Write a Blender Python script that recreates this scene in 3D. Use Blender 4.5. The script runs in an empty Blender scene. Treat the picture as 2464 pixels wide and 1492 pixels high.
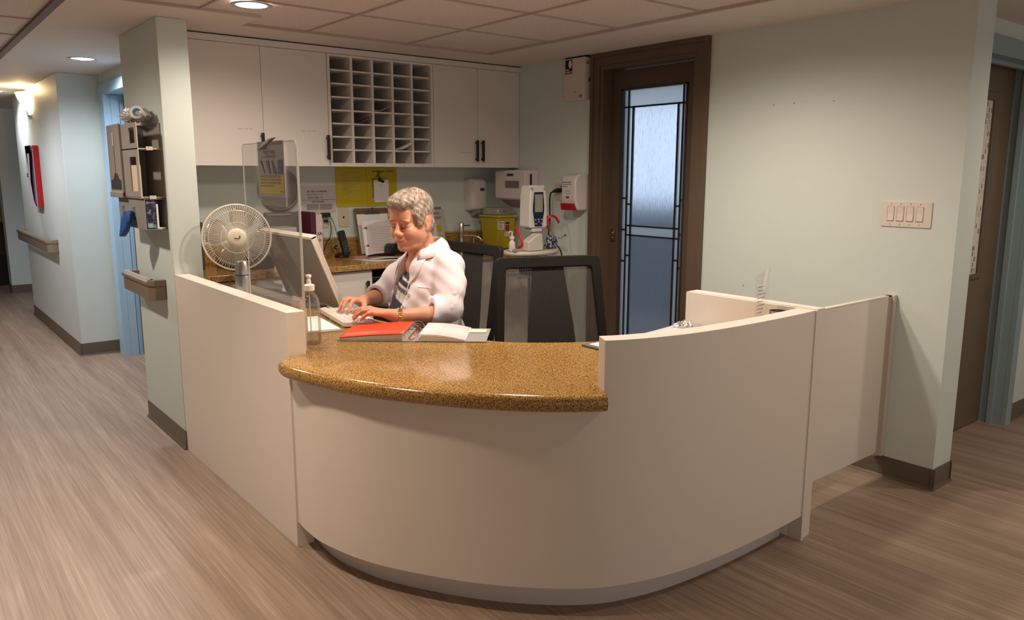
import bpy, bmesh, math, random
import numpy as np
from mathutils import Vector, Matrix, Euler
random.seed(7); rng = np.random.default_rng(7)
PI = math.pi
scene = bpy.context.scene
COL = scene.collection

# ---------------------------------------------------------------- camera, world, exposure, area lights
cam_d = bpy.data.cameras.new('camera'); cam = bpy.data.objects.new('camera', cam_d); COL.objects.link(cam)
cam_d.sensor_width = 36; cam_d.lens = 36*1870.4/2464; cam_d.clip_start = .05; cam_d.clip_end = 100
cam_d.sensor_fit = 'HORIZONTAL'
Rr = Vector((0.77893799, -0.62709962, 0.00129334)); Dd = Vector((-0.10726252, -0.13526522, -0.98498633)); Ff = Vector((0.6178595, 0.76710454, -0.17262751))
cam.matrix_world = Matrix(((Rr.x, -Dd.x, -Ff.x, 0), (Rr.y, -Dd.y, -Ff.y, 0), (Rr.z, -Dd.z, -Ff.z, 1.6), (0, 0, 0, 1)))
scene.camera = cam
scene.view_settings.view_transform = 'Standard'; scene.view_settings.look = 'None'
scene.view_settings.gamma = 1; scene.view_settings.use_curve_mapping = False
scene.view_settings.exposure = 0.18
w = bpy.data.worlds.new('world'); scene.world = w; w.use_nodes = True
w.node_tree.nodes['Background'].inputs[0].default_value = (1.0, .90, .80, 1)
w.node_tree.nodes['Background'].inputs[1].default_value = .43
scene.cycles.use_denoising = True
scene.cycles.max_bounces = 8; scene.cycles.diffuse_bounces = 4; scene.cycles.transmission_bounces = 6; scene.cycles.transparent_max_bounces = 12
scene.cycles.sample_clamp_indirect = 6
WARM = (1.0, .85, .70); COOL = (.92, .95, 1.0)
def spot(name, loc, power, color=WARM, ang=130, blend=.6, r=.06, aim=(0, 0, -1)):
    l = bpy.data.lights.new(name, 'SPOT'); l.energy = power; l.color = color
    l.spot_size = math.radians(ang); l.spot_blend = blend; l.shadow_soft_size = r
    o = bpy.data.objects.new(name, l); COL.objects.link(o); o.location = loc
    o.rotation_euler = Vector(aim).to_track_quat('-Z', 'Y').to_euler()
    return o
LIGHTS = [((1.55, 4.00, 2.40), 43, WARM), ((3.0, 2.45, 2.40), 48, WARM), ((2.15, 2.75, 2.40), 84, WARM),
          ((.1, 4.8, 2.40), 75, WARM), ((4.9, .7, 2.40), 40, WARM), ((3.0, .4, 2.40), 30, WARM)]  # last two are unseen fill, added to light the right wall end
for i, (p, e, c) in enumerate(LIGHTS): spot('ceiling_spot', p, e, c, 168, .75)
spot('hall_spot', (.42, 2.75, 2.40), 118, (1, .80, .62), 100, 1.0)
spot('ceiling_spot', (1.27, 6.6, 2.40), 62, COOL, 168, .6)
spot('ceiling_spot', (1.03, 9.75, 2.40), 40, COOL, 150, .6)
spot('ceiling_spot', (.1, 7.9, 2.40), 85, (.95, .93, 1), 168, .6)

# ---------------------------------------------------------------- materials
MATS = {}
def mat(name, color, rough=.55, metal=0, bump=0, bscale=200, spec=.5, emit=None, estr=0, var=0, vscale=8, trans=0, alpha=1, ior=1.45, stretch=None):
    if name in MATS: return MATS[name]
    m = bpy.data.materials.new(name); m.use_nodes = True; nt = m.node_tree; b = nt.nodes['Principled BSDF']
    b.inputs['Base Color'].default_value = (*color, 1); b.inputs['Roughness'].default_value = rough
    b.inputs['Metallic'].default_value = metal; b.inputs['Specular IOR Level'].default_value = spec
    b.inputs['Transmission Weight'].default_value = trans; b.inputs['Alpha'].default_value = alpha; b.inputs['IOR'].default_value = ior
    if emit: b.inputs['Emission Color'].default_value = (*emit, 1); b.inputs['Emission Strength'].default_value = estr
    tc = nt.nodes.new('ShaderNodeTexCoord'); mp = nt.nodes.new('ShaderNodeMapping'); nt.links.new(tc.outputs['Object'], mp.inputs[0])
    if stretch: mp.inputs['Scale'].default_value = stretch
    n = nt.nodes.new('ShaderNodeTexNoise'); n.inputs['Scale'].default_value = vscale; n.inputs['Detail'].default_value = 4; nt.links.new(mp.outputs[0], n.inputs['Vector'])
    v = var if var else .02
    mx = nt.nodes.new('ShaderNodeMix'); mx.data_type = 'RGBA'
    mx.inputs['A'].default_value = (*[c*(1-v) for c in color], 1); mx.inputs['B'].default_value = (*[min(1, c*(1+v)) for c in color], 1)
    nt.links.new(n.outputs['Fac'], mx.inputs['Factor']); nt.links.new(mx.outputs['Result'], b.inputs['Base Color'])
    if bump:
        n2 = nt.nodes.new('ShaderNodeTexNoise'); n2.inputs['Scale'].default_value = bscale; nt.links.new(mp.outputs[0], n2.inputs['Vector'])
        bp = nt.nodes.new('ShaderNodeBump'); bp.inputs['Strength'].default_value = bump; bp.inputs['Distance'].default_value = .002
        nt.links.new(n2.outputs['Fac'], bp.inputs['Height']); nt.links.new(bp.outputs['Normal'], b.inputs['Normal'])
    MATS[name] = m; return m
def ramp(nt, src, stops):
    r = nt.nodes.new('ShaderNodeValToRGB'); cr = r.color_ramp
    while len(cr.elements) < len(stops): cr.elements.new(.5)
    for e, (p, c) in zip(cr.elements, stops): e.position = p; e.color = (*c, 1)
    nt.links.new(src, r.inputs[0]); return r
wall_m = mat('wall_paint', (.645, .71, .675), .6, bump=.15, bscale=300, var=.02)
ceil_m = mat('ceiling_paint', (.74, .68, .62), .8)
lam = mat('cream_laminate', (.80, .725, .645), .42, var=.015)
cabm = mat('cabinet_laminate', (.76, .71, .67), .4, var=.015)
cabin = mat('cabinet_edge', (.74, .70, .64), .5)
base_m = mat('vinyl_base', (.125, .092, .066), .4)
black = mat('black_plastic', (.012, .012, .013), .35)
darkgrey = mat('dark_grey_plastic', (.05, .05, .052), .45)
white = mat('white_plastic', (.78, .75, .72), .35)
offw = mat('off_white_plastic', (.70, .64, .54), .4)
paper = mat('paper', (.82, .80, .80), .7)
greyp = mat('grey_plastic', (.33, .32, .31), .45)
steel = mat('brushed_steel', (.62, .60, .57), .28, metal=1)
chrome = mat('chrome', (.8, .8, .8), .12, metal=1)
ink = mat('ink', (.06, .055, .06), .7)
inkl = mat('light_ink', (.30, .27, .27), .7)
brown = mat('brown_door_paint', (.095, .064, .044), .45, var=.05, vscale=3)
brownl = mat('brown_frame_paint', (.125, .084, .056), .42, var=.04, vscale=3)
bluep = mat('blue_trim_paint', (.38, .56, .72), .45)
blueg = mat('grey_blue_trim_paint', (.29, .38, .42), .45)
taupe = mat('taupe_plastic', (.27, .245, .225), .45)
railm = mat('handrail_vinyl', (.24, .19, .14), .35)
redm = mat('red_plastic', (.55, .02, .02), .35)
def granite(name, stops, sc=230):
    m = bpy.data.materials.new(name); m.use_nodes = True; nt = m.node_tree; b = nt.nodes['Principled BSDF']
    tc = nt.nodes.new('ShaderNodeTexCoord')
    n = nt.nodes.new('ShaderNodeTexNoise'); n.inputs['Scale'].default_value = sc; n.inputs['Detail'].default_value = 2; n.inputs['Roughness'].default_value = .6
    v = nt.nodes.new('ShaderNodeTexVoronoi'); v.inputs['Scale'].default_value = sc*1.1
    nt.links.new(tc.outputs['Object'], n.inputs['Vector']); nt.links.new(tc.outputs['Object'], v.inputs['Vector'])
    mx = nt.nodes.new('ShaderNodeMath'); mx.operation = 'MULTIPLY_ADD'; mx.inputs[1].default_value = .22
    nt.links.new(v.outputs['Distance'], mx.inputs[0]); nt.links.new(n.outputs['Fac'], mx.inputs[2])
    r = ramp(nt, mx.outputs[0], stops); nt.links.new(r.outputs[0], b.inputs['Base Color'])
    b.inputs['Roughness'].default_value = .16
    return m
gran = granite('gold_granite', [(.43, (.035, .016, .006)), (.51, (.19, .085, .018)), (.60, (.36, .185, .045)), (.72, (.60, .38, .14))])
# floor vinyl: streaks run along y
def floor_mat():
    m = bpy.data.materials.new('streaked_vinyl'); m.use_nodes = True; nt = m.node_tree; b = nt.nodes['Principled BSDF']
    tc = nt.nodes.new('ShaderNodeTexCoord'); facs = []
    for sx, sy, d in ((75, 1.1, 3), (260, 3, 2), (12, .35, 2)):
        mp = nt.nodes.new('ShaderNodeMapping'); mp.inputs['Scale'].default_value = (sx, sy, 1); nt.links.new(tc.outputs['Object'], mp.inputs[0])
        n = nt.nodes.new('ShaderNodeTexNoise'); n.inputs['Scale'].default_value = 1; n.inputs['Detail'].default_value = d; nt.links.new(mp.outputs[0], n.inputs['Vector']); facs.append(n.outputs['Fac'])
    a = nt.nodes.new('ShaderNodeMath'); a.operation = 'ADD'; nt.links.new(facs[0], a.inputs[0]); nt.links.new(facs[1], a.inputs[1])
    a2 = nt.nodes.new('ShaderNodeMath'); a2.operation = 'ADD'; nt.links.new(a.outputs[0], a2.inputs[0]); nt.links.new(facs[2], a2.inputs[1])
    a3 = nt.nodes.new('ShaderNodeMath'); a3.operation = 'MULTIPLY'; a3.inputs[1].default_value = 1/3; nt.links.new(a2.outputs[0], a3.inputs[0])
    r = ramp(nt, a3.outputs[0], [(.34, (.215, .145, .10)), (.5, (.33, .242, .178)), (.66, (.46, .36, .28))]); nt.links.new(r.outputs[0], b.inputs['Base Color'])
    b.inputs['Roughness'].default_value = .42; b.inputs['Specular IOR Level'].default_value = .35
    return m
floor_m = floor_mat()
def tile_mat():
    m = bpy.data.materials.new('ceiling_tile'); m.use_nodes = True; nt = m.node_tree; b = nt.nodes['Principled BSDF']
    tc = nt.nodes.new('ShaderNodeTexCoord'); n = nt.nodes.new('ShaderNodeTexNoise'); n.inputs['Scale'].default_value = 130; n.inputs['Detail'].default_value = 3
    nt.links.new(tc.outputs['Object'], n.inputs['Vector'])
    r = ramp(nt, n.outputs['Fac'], [(.40, (.60, .52, .48)), (.5, (.73, .65, .60)), (.62, (.80, .72, .67))]); nt.links.new(r.outputs[0], b.inputs['Base Color']); b.inputs['Roughness'].default_value = .85
    bp = nt.nodes.new('ShaderNodeBump'); bp.inputs['Strength'].default_value = .4; bp.inputs['Distance'].default_value = .003; nt.links.new(n.outputs['Fac'], bp.inputs['Height']); nt.links.new(bp.outputs['Normal'], b.inputs['Normal'])
    return m
tile_m = tile_mat()
def clear_mat(name, tint=(1, 1, 1), gloss=.12, rough=.03, haze=.0, hazec=(.8, .75, .7), film=False, edge=.6):
    """thin clear plastic: mostly see-through, a little gloss, a little milky scatter"""
    m = bpy.data.materials.new(name); m.use_nodes = True; nt = m.node_tree; nt.nodes.remove(nt.nodes['Principled BSDF'])
    out = nt.nodes['Material Output']; t = nt.nodes.new('ShaderNodeBsdfTransparent'); t.inputs[0].default_value = (*tint, 1)
    g = nt.nodes.new('ShaderNodeBsdfGlossy'); g.inputs['Roughness'].default_value = rough
    d = nt.nodes.new('ShaderNodeBsdfDiffuse'); d.inputs[0].default_value = (*hazec, 1)
    fr = nt.nodes.new('ShaderNodeLayerWeight'); fr.inputs[0].default_value = .25
    ml = nt.nodes.new('ShaderNodeMath'); ml.operation = 'MULTIPLY_ADD'; ml.inputs[1].default_value = edge; ml.inputs[2].default_value = gloss*.25
    nt.links.new(fr.outputs['Fresnel'], ml.inputs[0])
    m1 = nt.nodes.new('ShaderNodeMixShader'); m1.inputs[0].default_value = haze; nt.links.new(t.outputs[0], m1.inputs[1]); nt.links.new(d.outputs[0], m1.inputs[2])
    m2 = nt.nodes.new('ShaderNodeMixShader'); nt.links.new(ml.outputs[0], m2.inputs[0]); nt.links.new(m1.outputs[0], m2.inputs[1]); nt.links.new(g.outputs[0], m2.inputs[2])
    nt.links.new(m2.outputs[0], out.inputs[0])
    if film:
        tc = nt.nodes.new('ShaderNodeTexCoord'); n = nt.nodes.new('ShaderNodeTexNoise'); n.inputs['Scale'].default_value = 40; nt.links.new(tc.outputs['Object'], n.inputs['Vector'])
        bp = nt.nodes.new('ShaderNodeBump'); bp.inputs['Strength'].default_value = 1; bp.inputs['Distance'].default_value = .01; nt.links.new(n.outputs['Fac'], bp.inputs['Height']); nt.links.new(bp.outputs['Normal'], g.inputs['Normal'])
    return m
acryl = clear_mat('clear_acrylic', (.99, .99, .99), .06, .03, .05, (.95, .90, .85), edge=.2)
acryl_edge = clear_mat('acrylic_edge', (.8, .8, .78), .3, .1, .45, (.9, .88, .84))
clearp = clear_mat('clear_bottle_plastic', (.985, .98, .975), .2, .05, .04)
sleeve = clear_mat('clear_sleeve', (.97, .97, .97), .1, .1, .08, (.9, .88, .85), edge=.2)
wrapm = clear_mat('crinkled_wrap', (.95, .95, .95), 1.2, .12, .45, (.9, .85, .78), film=True, edge=.5)
meshm = clear_mat('chair_mesh', (.72, .70, .68), .0, .6, .42, (.085, .078, .072), edge=.0)
_nt = meshm.node_tree; _wv = _nt.nodes.new('ShaderNodeTexWave'); _wv.inputs['Scale'].default_value = 45; _wv.bands_direction = 'X'; _tc = _nt.nodes.new('ShaderNodeTexCoord'); _nt.links.new(_tc.outputs['Object'], _wv.inputs['Vector'])
_mr = _nt.nodes.new('ShaderNodeMapRange'); _mr.inputs[3].default_value = .28; _mr.inputs[4].default_value = .60; _nt.links.new(_wv.outputs['Fac'], _mr.inputs[0]); _nt.links.new(_mr.outputs[0], [n for n in _nt.nodes if n.type == 'MIX_SHADER'][0].inputs[0])

# ---------------------------------------------------------------- mesh tools
T = Matrix.Identity(4)
def setT(loc=(0, 0, 0), rz=0, rx=0, ry=0, s=1):
    global T
    T = Matrix.Translation(loc) @ Euler((rx, ry, rz)).to_matrix().to_4x4() @ Matrix.Scale(s, 4)
def noT():
    global T
    T = Matrix.Identity(4)
WM = {}
class MB:
    def __init__(s): s.v = []; s.f = []
    def add(s, vs, fs):
        o = len(s.v); s.v += [tuple(T @ Vector(p)) for p in vs]; s.f += [tuple(i+o for i in f) for f in fs]; return s
    def box(s, x0, x1, y0, y1, z0, z1):
        return s.add([(x0, y0, z0), (x1, y0, z0), (x1, y1, z0), (x0, y1, z0), (x0, y0, z1), (x1, y0, z1), (x1, y1, z1), (x0, y1, z1)],
                     [(0, 3, 2, 1), (4, 5, 6, 7), (0, 1, 5, 4), (1, 2, 6, 5), (2, 3, 7, 6), (3, 0, 4, 7)])
    def bar(s, p0, p1, wd, th, up=(0, 0, 1)):
        p0, p1 = Vector(p0), Vector(p1); d = (p1-p0).normalized(); u = Vector(up)
        r = d.cross(u)
        if r.length < 1e-4: r = d.cross(Vector((1, 0, 0)))
        r.normalize(); u = r.cross(d).normalized(); vs = []
        for p in (p0, p1):
            for a, b in ((-1, -1), (1, -1), (1, 1), (-1, 1)): vs.append(p + r*a*wd/2 + u*b*th/2)
        return s.add(vs, [(0, 1, 2, 3), (7, 6, 5, 4), (0, 4, 5, 1), (1, 5, 6, 2), (2, 6, 7, 3), (3, 7, 4, 0)])
    def tube(s, pts, r, n=10, closed=False, caps=True):
        pts = [Vector(p) for p in pts]; rs = r if isinstance(r, (list, tuple)) else [r]*len(pts); N = len(pts)
        vs = []; prev = None
        for i, p in enumerate(pts):
            a = pts[(i-1) % N] if (closed or i > 0) else p; b = pts[(i+1) % N] if (closed or i < N-1) else p
            t = (b-a).normalized()
            if prev is None:
                q = Vector((0, 0, 1)) if abs(t.z) < .9 else Vector((1, 0, 0)); u = t.cross(q).normalized()
            else:
                u = prev - t*prev.dot(t)
                u = u.normalized() if u.length > 1e-6 else t.orthogonal().normalized()
            prev = u; w_ = t.cross(u)
            for k in range(n): vs.append(p + (u*math.cos(2*PI*k/n) + w_*math.sin(2*PI*k/n))*rs[i])
        fs = []
        for i in range(N if closed else N-1):
            j = (i+1) % N
            for k in range(n): fs.append((i*n+k, i*n+(k+1) % n, j*n+(k+1) % n, j*n+k))
        if not closed and caps: fs.append(tuple(range(n-1, -1, -1))); fs.append(tuple((N-1)*n+k for k in range(n)))
        return s.add(vs, fs)
    def cyl(s, p0, p1, r0, r1=None, n=24): return s.tube([p0, p1], [r0, r0 if r1 is None else r1], n)
    def lathe(s, prof, c=(0, 0, 0), axis=(0, 0, 1), n=32, caps=True):
        ax = Vector(axis).normalized(); q = Vector((0, 0, 1)) if abs(ax.z) < .9 else Vector((1, 0, 0)); u = ax.cross(q).normalized(); w_ = ax.cross(u); c = Vector(c)
        vs = []; fs = []
        for r, h in prof:
            for k in range(n): vs.append(c + ax*h + (u*math.cos(2*PI*k/n) + w_*math.sin(2*PI*k/n))*max(r, 1e-5))
        for i in range(len(prof)-1):
            for k in range(n): fs.append((i*n+k, i*n+(k+1) % n, (i+1)*n+(k+1) % n, (i+1)*n+k))
        if caps: fs.append(tuple(range(n-1, -1, -1))); fs.append(tuple((len(prof)-1)*n+k for k in range(n)))
        return s.add(vs, fs)
    def prism(s, poly, z0, z1):
        n = len(poly); vs = [(x, y, z0) for x, y in poly] + [(x, y, z1) for x, y in poly]
        return s.add(vs, [tuple(range(n-1, -1, -1)), tuple(range(n, 2*n))] + [(i, (i+1) % n, n+(i+1) % n, n+i) for i in range(n)])
    def prismd(s, poly, o, u, v, d):
        """polygon in plane (o,u,v) extruded by vector d"""
        o, u, v, d = Vector(o), Vector(u), Vector(v), Vector(d); n = len(poly)
        a = [o+u*x+v*y for x, y in poly]; vs = a + [p+d for p in a]
        return s.add(vs, [tuple(range(n-1, -1, -1)), tuple(range(n, 2*n))] + [(i, (i+1) % n, n+(i+1) % n, n+i) for i in range(n)])
    def ring(s, outer, inner, o, u, v, d):
        """frame between two equal-length outlines, extruded"""
        o, u, v, d = Vector(o), Vector(u), Vector(v), Vector(d); n = len(outer)
        A = [o+u*x+v*y for x, y in outer]; B = [o+u*x+v*y for x, y in inner]
        vs = A + B + [p+d for p in A] + [p+d for p in B]; fs = []
        for i in range(n):
            j = (i+1) % n
            fs += [(i, j, n+j, n+i), (2*n+i, 3*n+i, 3*n+j, 2*n+j), (i, 2*n+i, 2*n+j, j), (n+i, n+j, 3*n+j, 3*n+i)]
        return s.add(vs, fs)
    def ell(s, c, r, n=20, m=12):
        vs = [(c[0], c[1], c[2]+r[2])]; fs = []
        for i in range(1, m):
            t = PI*i/m
            for k in range(n): a = 2*PI*k/n; vs.append((c[0]+r[0]*math.sin(t)*math.cos(a), c[1]+r[1]*math.sin(t)*math.sin(a), c[2]+r[2]*math.cos(t)))
        vs.append((c[0], c[1], c[2]-r[2]))
        for k in range(n): fs.append((0, 1+k, 1+(k+1) % n)); fs.append((len(vs)-1, 1+(m-2)*n+(k+1) % n, 1+(m-2)*n+k))
        for i in range(m-2):
            for k in range(n): fs.append((1+i*n+k, 1+(i+1)*n+k, 1+(i+1)*n+(k+1) % n, 1+i*n+(k+1) % n))
        return s.add(vs, fs)
    def grid(s, P):
        """P[i][j] points -> open surface"""
        a, b = len(P), len(P[0]); vs = [p for r in P for p in r]
        return s.add(vs, [(i*b+j, i*b+j+1, (i+1)*b+j+1, (i+1)*b+j) for i in range(a-1) for j in range(b-1)])
    def build(s, name, material, parent=None, bevel=0, seg=2, smooth=True, solid=0, fixn=True):
        me = bpy.data.meshes.new(name)
        vs = np.array(s.v, float)
        if parent is None:
            c = np.array([(vs[:, 0].min()+vs[:, 0].max())/2, (vs[:, 1].min()+vs[:, 1].max())/2, vs[:, 2].min()])
            loc = Vector(c); inv = Matrix.Translation(-loc); W = Matrix.Translation(loc)
        else:
            P = WM[parent.name]; c = (vs.min(0)+vs.max(0))/2
            W0 = P @ Matrix.Translation(P.inverted() @ Vector(c)); inv = W0.inverted(); W = W0
        R3 = np.array(inv)[:3, :3]; t3 = np.array(inv)[:3, 3]
        vs = vs @ R3.T + t3
        me.from_pydata(vs.tolist(), [], s.f); me.validate(verbose=False)
        if fixn:
            bm = bmesh.new(); bm.from_mesh(me); bmesh.ops.recalc_face_normals(bm, faces=bm.faces[:]); bm.to_mesh(me); bm.free()
        me.materials.append(material)
        o = bpy.data.objects.new(name, me); COL.objects.link(o)
        if parent is None: o.location = W.translation
        else: o.parent = parent; o.location = WM[parent.name].inverted() @ W.translation
        WM[o.name] = W
        if smooth:
            me.polygons.foreach_set('use_smooth', [True]*len(me.polygons)); me.set_sharp_from_angle(angle=math.radians(38))
        if solid:
            md = o.modifiers.new('thickness', 'SOLIDIFY'); md.thickness = solid; md.offset = 0
        if bevel:
            md = o.modifiers.new('bevel', 'BEVEL'); md.width = bevel; md.segments = seg; md.limit_method = 'ANGLE'; md.angle_limit = math.radians(40)
        return o
def thing(name, label, cat, loc=(0, 0, 0), rz=0, group=None):
    o = bpy.data.objects.new(name, None); COL.objects.link(o); o.empty_display_size = .1
    o.location = loc; o.rotation_euler = (0, 0, rz)
    WM[o.name] = Matrix.Translation(loc) @ Euler((0, 0, rz)).to_matrix().to_4x4()
    return tag(o, label, cat, group)
def tag(o, label, cat, group=None):
    o['label'] = label; o['category'] = cat
    if group: o['group'] = group
    return o
def struct(o): o['kind'] = 'structure'; return o
def dup(root, loc, label=None):
    r = root.copy(); COL.objects.link(r); r.location = loc; WM[r.name] = Matrix.Translation(loc)
    if label: r['label'] = label
    for ch in list(root.children):
        c = ch.copy(); COL.objects.link(c); c.parent = r
        for g in list(ch.children):
            d = g.copy(); COL.objects.link(d); d.parent = c
    return r
def rrect(w_, h, r, n=5):
    """rounded rectangle outline centred on 0"""
    out = []
    for cx, cy, a0 in ((w_/2-r, h/2-r, 0), (-w_/2+r, h/2-r, PI/2), (-w_/2+r, -h/2+r, PI), (w_/2-r, -h/2+r, 3*PI/2)):
        for k in range(n+1): a = a0+PI/2*k/n; out.append((cx+r*math.cos(a), cy+r*math.sin(a)))
    return out
def bez(pts, n=12):
    """Catmull-Rom through pts"""
    P = [Vector(p) for p in pts]; P = [P[0]*2-P[1]] + P + [P[-1]*2-P[-2]]; out = []
    for i in range(1, len(P)-2):
        for k in range(n):
            t = k/n; a, b, c, d = P[i-1], P[i], P[i+1], P[i+2]
            out.append(.5*((2*b)+(-a+c)*t+(2*a-5*b+4*c-d)*t*t+(-a+3*b-3*c+d)*t**3))
    out.append(P[-2]); return out
def text_mb(body, size, o, u, v, mb=None, bold=0):
    """the built-in font turned into mesh faces in the plane (o,u,v)"""
    cu = bpy.data.curves.new('t', 'FONT'); cu.body = body; cu.size = size; cu.offset = bold; cu.resolution_u = 2
    ob = bpy.data.objects.new('t', cu); COL.objects.link(ob); dg = bpy.context.evaluated_depsgraph_get()
    me = bpy.data.meshes.new_from_object(ob.evaluated_get(dg)); mb = mb or MB(); o, u, v = Vector(o), Vector(u), Vector(v)
    mb.add([o+u*p.co.x+v*p.co.y for p in me.vertices], [tuple(p.vertices) for p in me.polygons])
    bpy.data.objects.remove(ob); bpy.data.curves.remove(cu); bpy.data.meshes.remove(me); return mb
def lines(mb, o, u, v, w_, rows, lh, h, seed=0, fill=(.6, 1), wordgap=True):
    """rows of short printed word marks"""
    R = random.Random(seed); o, u, v = Vector(o), Vector(u), Vector(v)
    for r in range(rows):
        x = 0; end = w_*R.uniform(*fill)
        while x < end:
            l = min(R.uniform(1.2, 4.5)*h, end-x); y = -r*lh
            mb.add([o+u*x+v*y, o+u*(x+l)+v*y, o+u*(x+l)+v*(y+h), o+u*x+v*(y+h)], [(0, 1, 2, 3)])
            x += l + h*.6
    return mb

# ---------------------------------------------------------------- the setting
H = 2.43
struct(MB().box(-4, 13, -3, 16, -.1, 0).build('floor', floor_m))
# painted ceiling: a band round the tiled field; tiles sit 8 mm higher
m = MB()
m.box(.785, 1.71, 4.28, 16, H, H+.06); m.box(1.71, 3.47, 4.56, 16, H, H+.06); m.box(3.47, 13, -3, 16, H, H+.06)
struct(m.build('ceiling', ceil_m))
m = MB(); m.box(-4, .785, -3, 16, H+.012, H+.06); m.box(.785, 1.71, -3, 4.28, H+.012, H+.06); m.box(1.71, 3.47, -3, 4.56, H+.012, H+.06)
struct(m.build('ceiling', tile_m))
m = MB(); t = .007
ys = [4.54-.61*k for k in range(1, 12)]
for x in (1.39, 2.10, 2.80, .69, 0, -.7, -1.4): m.box(x-t, x+t, -3, 4.28 if x < 1.71 else 4.56, H+.004, H+.012)
for y in ys: m.box(-4, 3.47, y-t, y+t, H+.0045, H+.0125)
for k in range(0, 16): y = 4.54+.64*k; m.box(-4, .785, y-t, y+t, H+.0045, H+.0125)
for x in (.0,): m.box(x-t, x+t, 4.28, 16, H+.004, H+.012)
grid_m = mat('ceiling_grid', (.50, .41, .36), .6)
struct(m.build('trim_1', grid_m))
m = MB(); m.box(.76, .80, 4.28, 16, H-.006, H+.012); struct(m.build('trim_2', mat('dark_edge', (.16, .12, .10), .6)))
m = MB(); m.box(3.455, 3.475, -3, 4.56, H-.003, H+.012); m.box(1.71, 3.47, 4.555, 4.57, H-.003, H+.012); m.box(.8, 1.71, 4.275, 4.29, H-.003, H+.012)
struct(m.build('trim_3', mat('edge_trim', (.50, .42, .37), .6)))
# walls
struct(MB().box(1.40, 4.30, 5.28, 5.42, 0, H).build('wall_back', wall_m))
struct(MB().box(1.25, 1.412, 4.60, 5.42, 0, H).build('wall_pillar', wall_m, bevel=.004))
m = MB(); m.box(4.046, 4.25, 1.59, 3.19, 0, H); m.box(4.046, 4.25, 4.00, 5.30, 0, H); m.box(4.046, 4.25, 3.18, 4.01, 2.34, H)
struct(m.build('wall_right', wall_m, fixn=True))
m = MB(); m.box(1.57, 1.75, 5.42, 6.25, 0, H); m.box(1.57, 1.75, 7.46, 7.64, 0, H); m.box(1.57, 1.75, 6.24, 7.47, 2.27, H); m.box(1.40, 1.60, 5.40, 5.46, 0, H)
struct(m.build('wall_alcove', wall_m))
struct(MB().box(1.25, 1.76, 7.63, 10.32, 0, H).build('wall_hall', wall_m, bevel=.004))
struct(MB().box(1.26, 3.2, 12.3, 12.55, 0, H).build('wall_far', wall_m))
struct(MB().box(-3, 3.5, 15.0, 15.1, 0, H).build('wall_end', mat('far_wall_paint', (.42, .56, .60), .6)))
m = MB(); m.box(4.25, 4.58, 1.78, 1.95, 0, H); m.box(5.50, 13, 1.78, 1.95, 0, H); m.box(4.57, 5.51, 1.78, 1.95, 2.24, H); m.box(4.5, 5.6, 1.951, 1.97, 0, H)
struct(m.build('wall_side', wall_m))
struct(MB().box(-3.2, -3.1, -3, 16, 0, H).build('wall_left', wall_m)); struct(MB().box(12.9, 13, -3, 1.78, 0, H).build('wall_east', wall_m))
# baseboards (cove vinyl with a small toe)
def baseb(name, pts, h=.112):
    m = MB()
    for (x0, y0), (x1, y1), (nx, ny) in pts:
        d = Vector((x1-x0, y1-y0, 0)); L = d.length; u = d/L; n = Vector((nx, ny, 0))
        prof = [(-.001, 0), (.016, 0), (.014, .006), (.006, .012), (.004, .02), (.004, h-.004), (.002, h), (-.001, h)]
        m.prismd(prof, (x0, y0, 0), n, (0, 0, 1), d)
    struct(m.build(name, base_m))
baseb('baseboard_pillar', [((1.25, 4.59), (1.25, 5.42), (-1, 0))])
baseb('baseboard_hall', [((1.25, 7.62), (1.25, 10.32), (-1, 0)), ((1.235, 7.63), (1.58, 7.63), (0, -1))])
baseb('baseboard_alcove', [((1.57, 5.42), (1.57, 6.15), (-1, 0))])
baseb('baseboard_far', [((1.25, 12.3), (3.2, 12.3), (0, -1)), ((1.26, 12.29), (1.26, 12.55), (-1, 0))])
baseb('baseboard_right', [((4.046, 1.575), (4.046, 3.08), (-1, 0)), ((4.032, 1.59), (4.262, 1.59), (0, -1)), ((4.25, 1.58), (4.25, 1.79), (1, 0))])
baseb('baseboard_side', [((5.59, 1.78), (13, 1.78), (0, -1))])
# ---- glazed brown door in the right wall
m = MB()
def casing(mb, xw, y0, y1, zt, bands, sgn=-1):
    for (i_, o_, c) in bands:
        mb.ring([(y0-o_, -.02), (y1+o_, -.02), (y1+o_, zt+o_), (y0-o_, zt+o_)], [(y0-i_, -.01), (y1+i_, -.01), (y1+i_, zt+i_), (y0-i_, zt+i_)], (xw, 0, 0), (0, 1, 0), (0, 0, 1), (sgn*c, 0, 0))
casing(m, 4.047, 3.20, 3.99, 2.315, ((0, .030, .016), (.0305, .085, .024), (.0855, .112, .034)))
m.box(4.048, 4.25, 3.99, 3.9985, 0, 2.314); m.box(4.048, 4.25, 3.1915, 3.20, 0, 2.314); m.box(4.048, 4.25, 3.1915, 3.9985, 2.314, 2.339)
struct(m.build('trim_4', brownl))
door = struct(bpy.data.objects.new('door_1', None)); COL.objects.link(door); door.location = (4.14, 3.6, 0); WM['door_1'] = Matrix.Translation((4.14, 3.6, 0))
g0, g1, gz0, gz1 = 3.312, 3.890, .28, 2.183
m = MB(); m.box(4.12, 4.165, 3.20, g0, .005, 2.31); m.box(4.12, 4.165, g1, 3.99, .005, 2.31); m.box(4.12, 4.165, g0-.001, g1+.001, gz1, 2.31); m.box(4.12, 4.165, g0-.001, g1+.001, .005, gz0)
m.build('door_leaf', brown, door)
m = MB(); b_ = .012
for (y0, y1, z0, z1) in ((g0, g0+b_, gz0, gz1), (g1-b_, g1, gz0, gz1), (g0, g1, gz1-b_, gz1), (g0, g1, gz0, gz0+b_)): m.box(4.112, 4.17, y0, y1, z0, z1)
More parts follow.
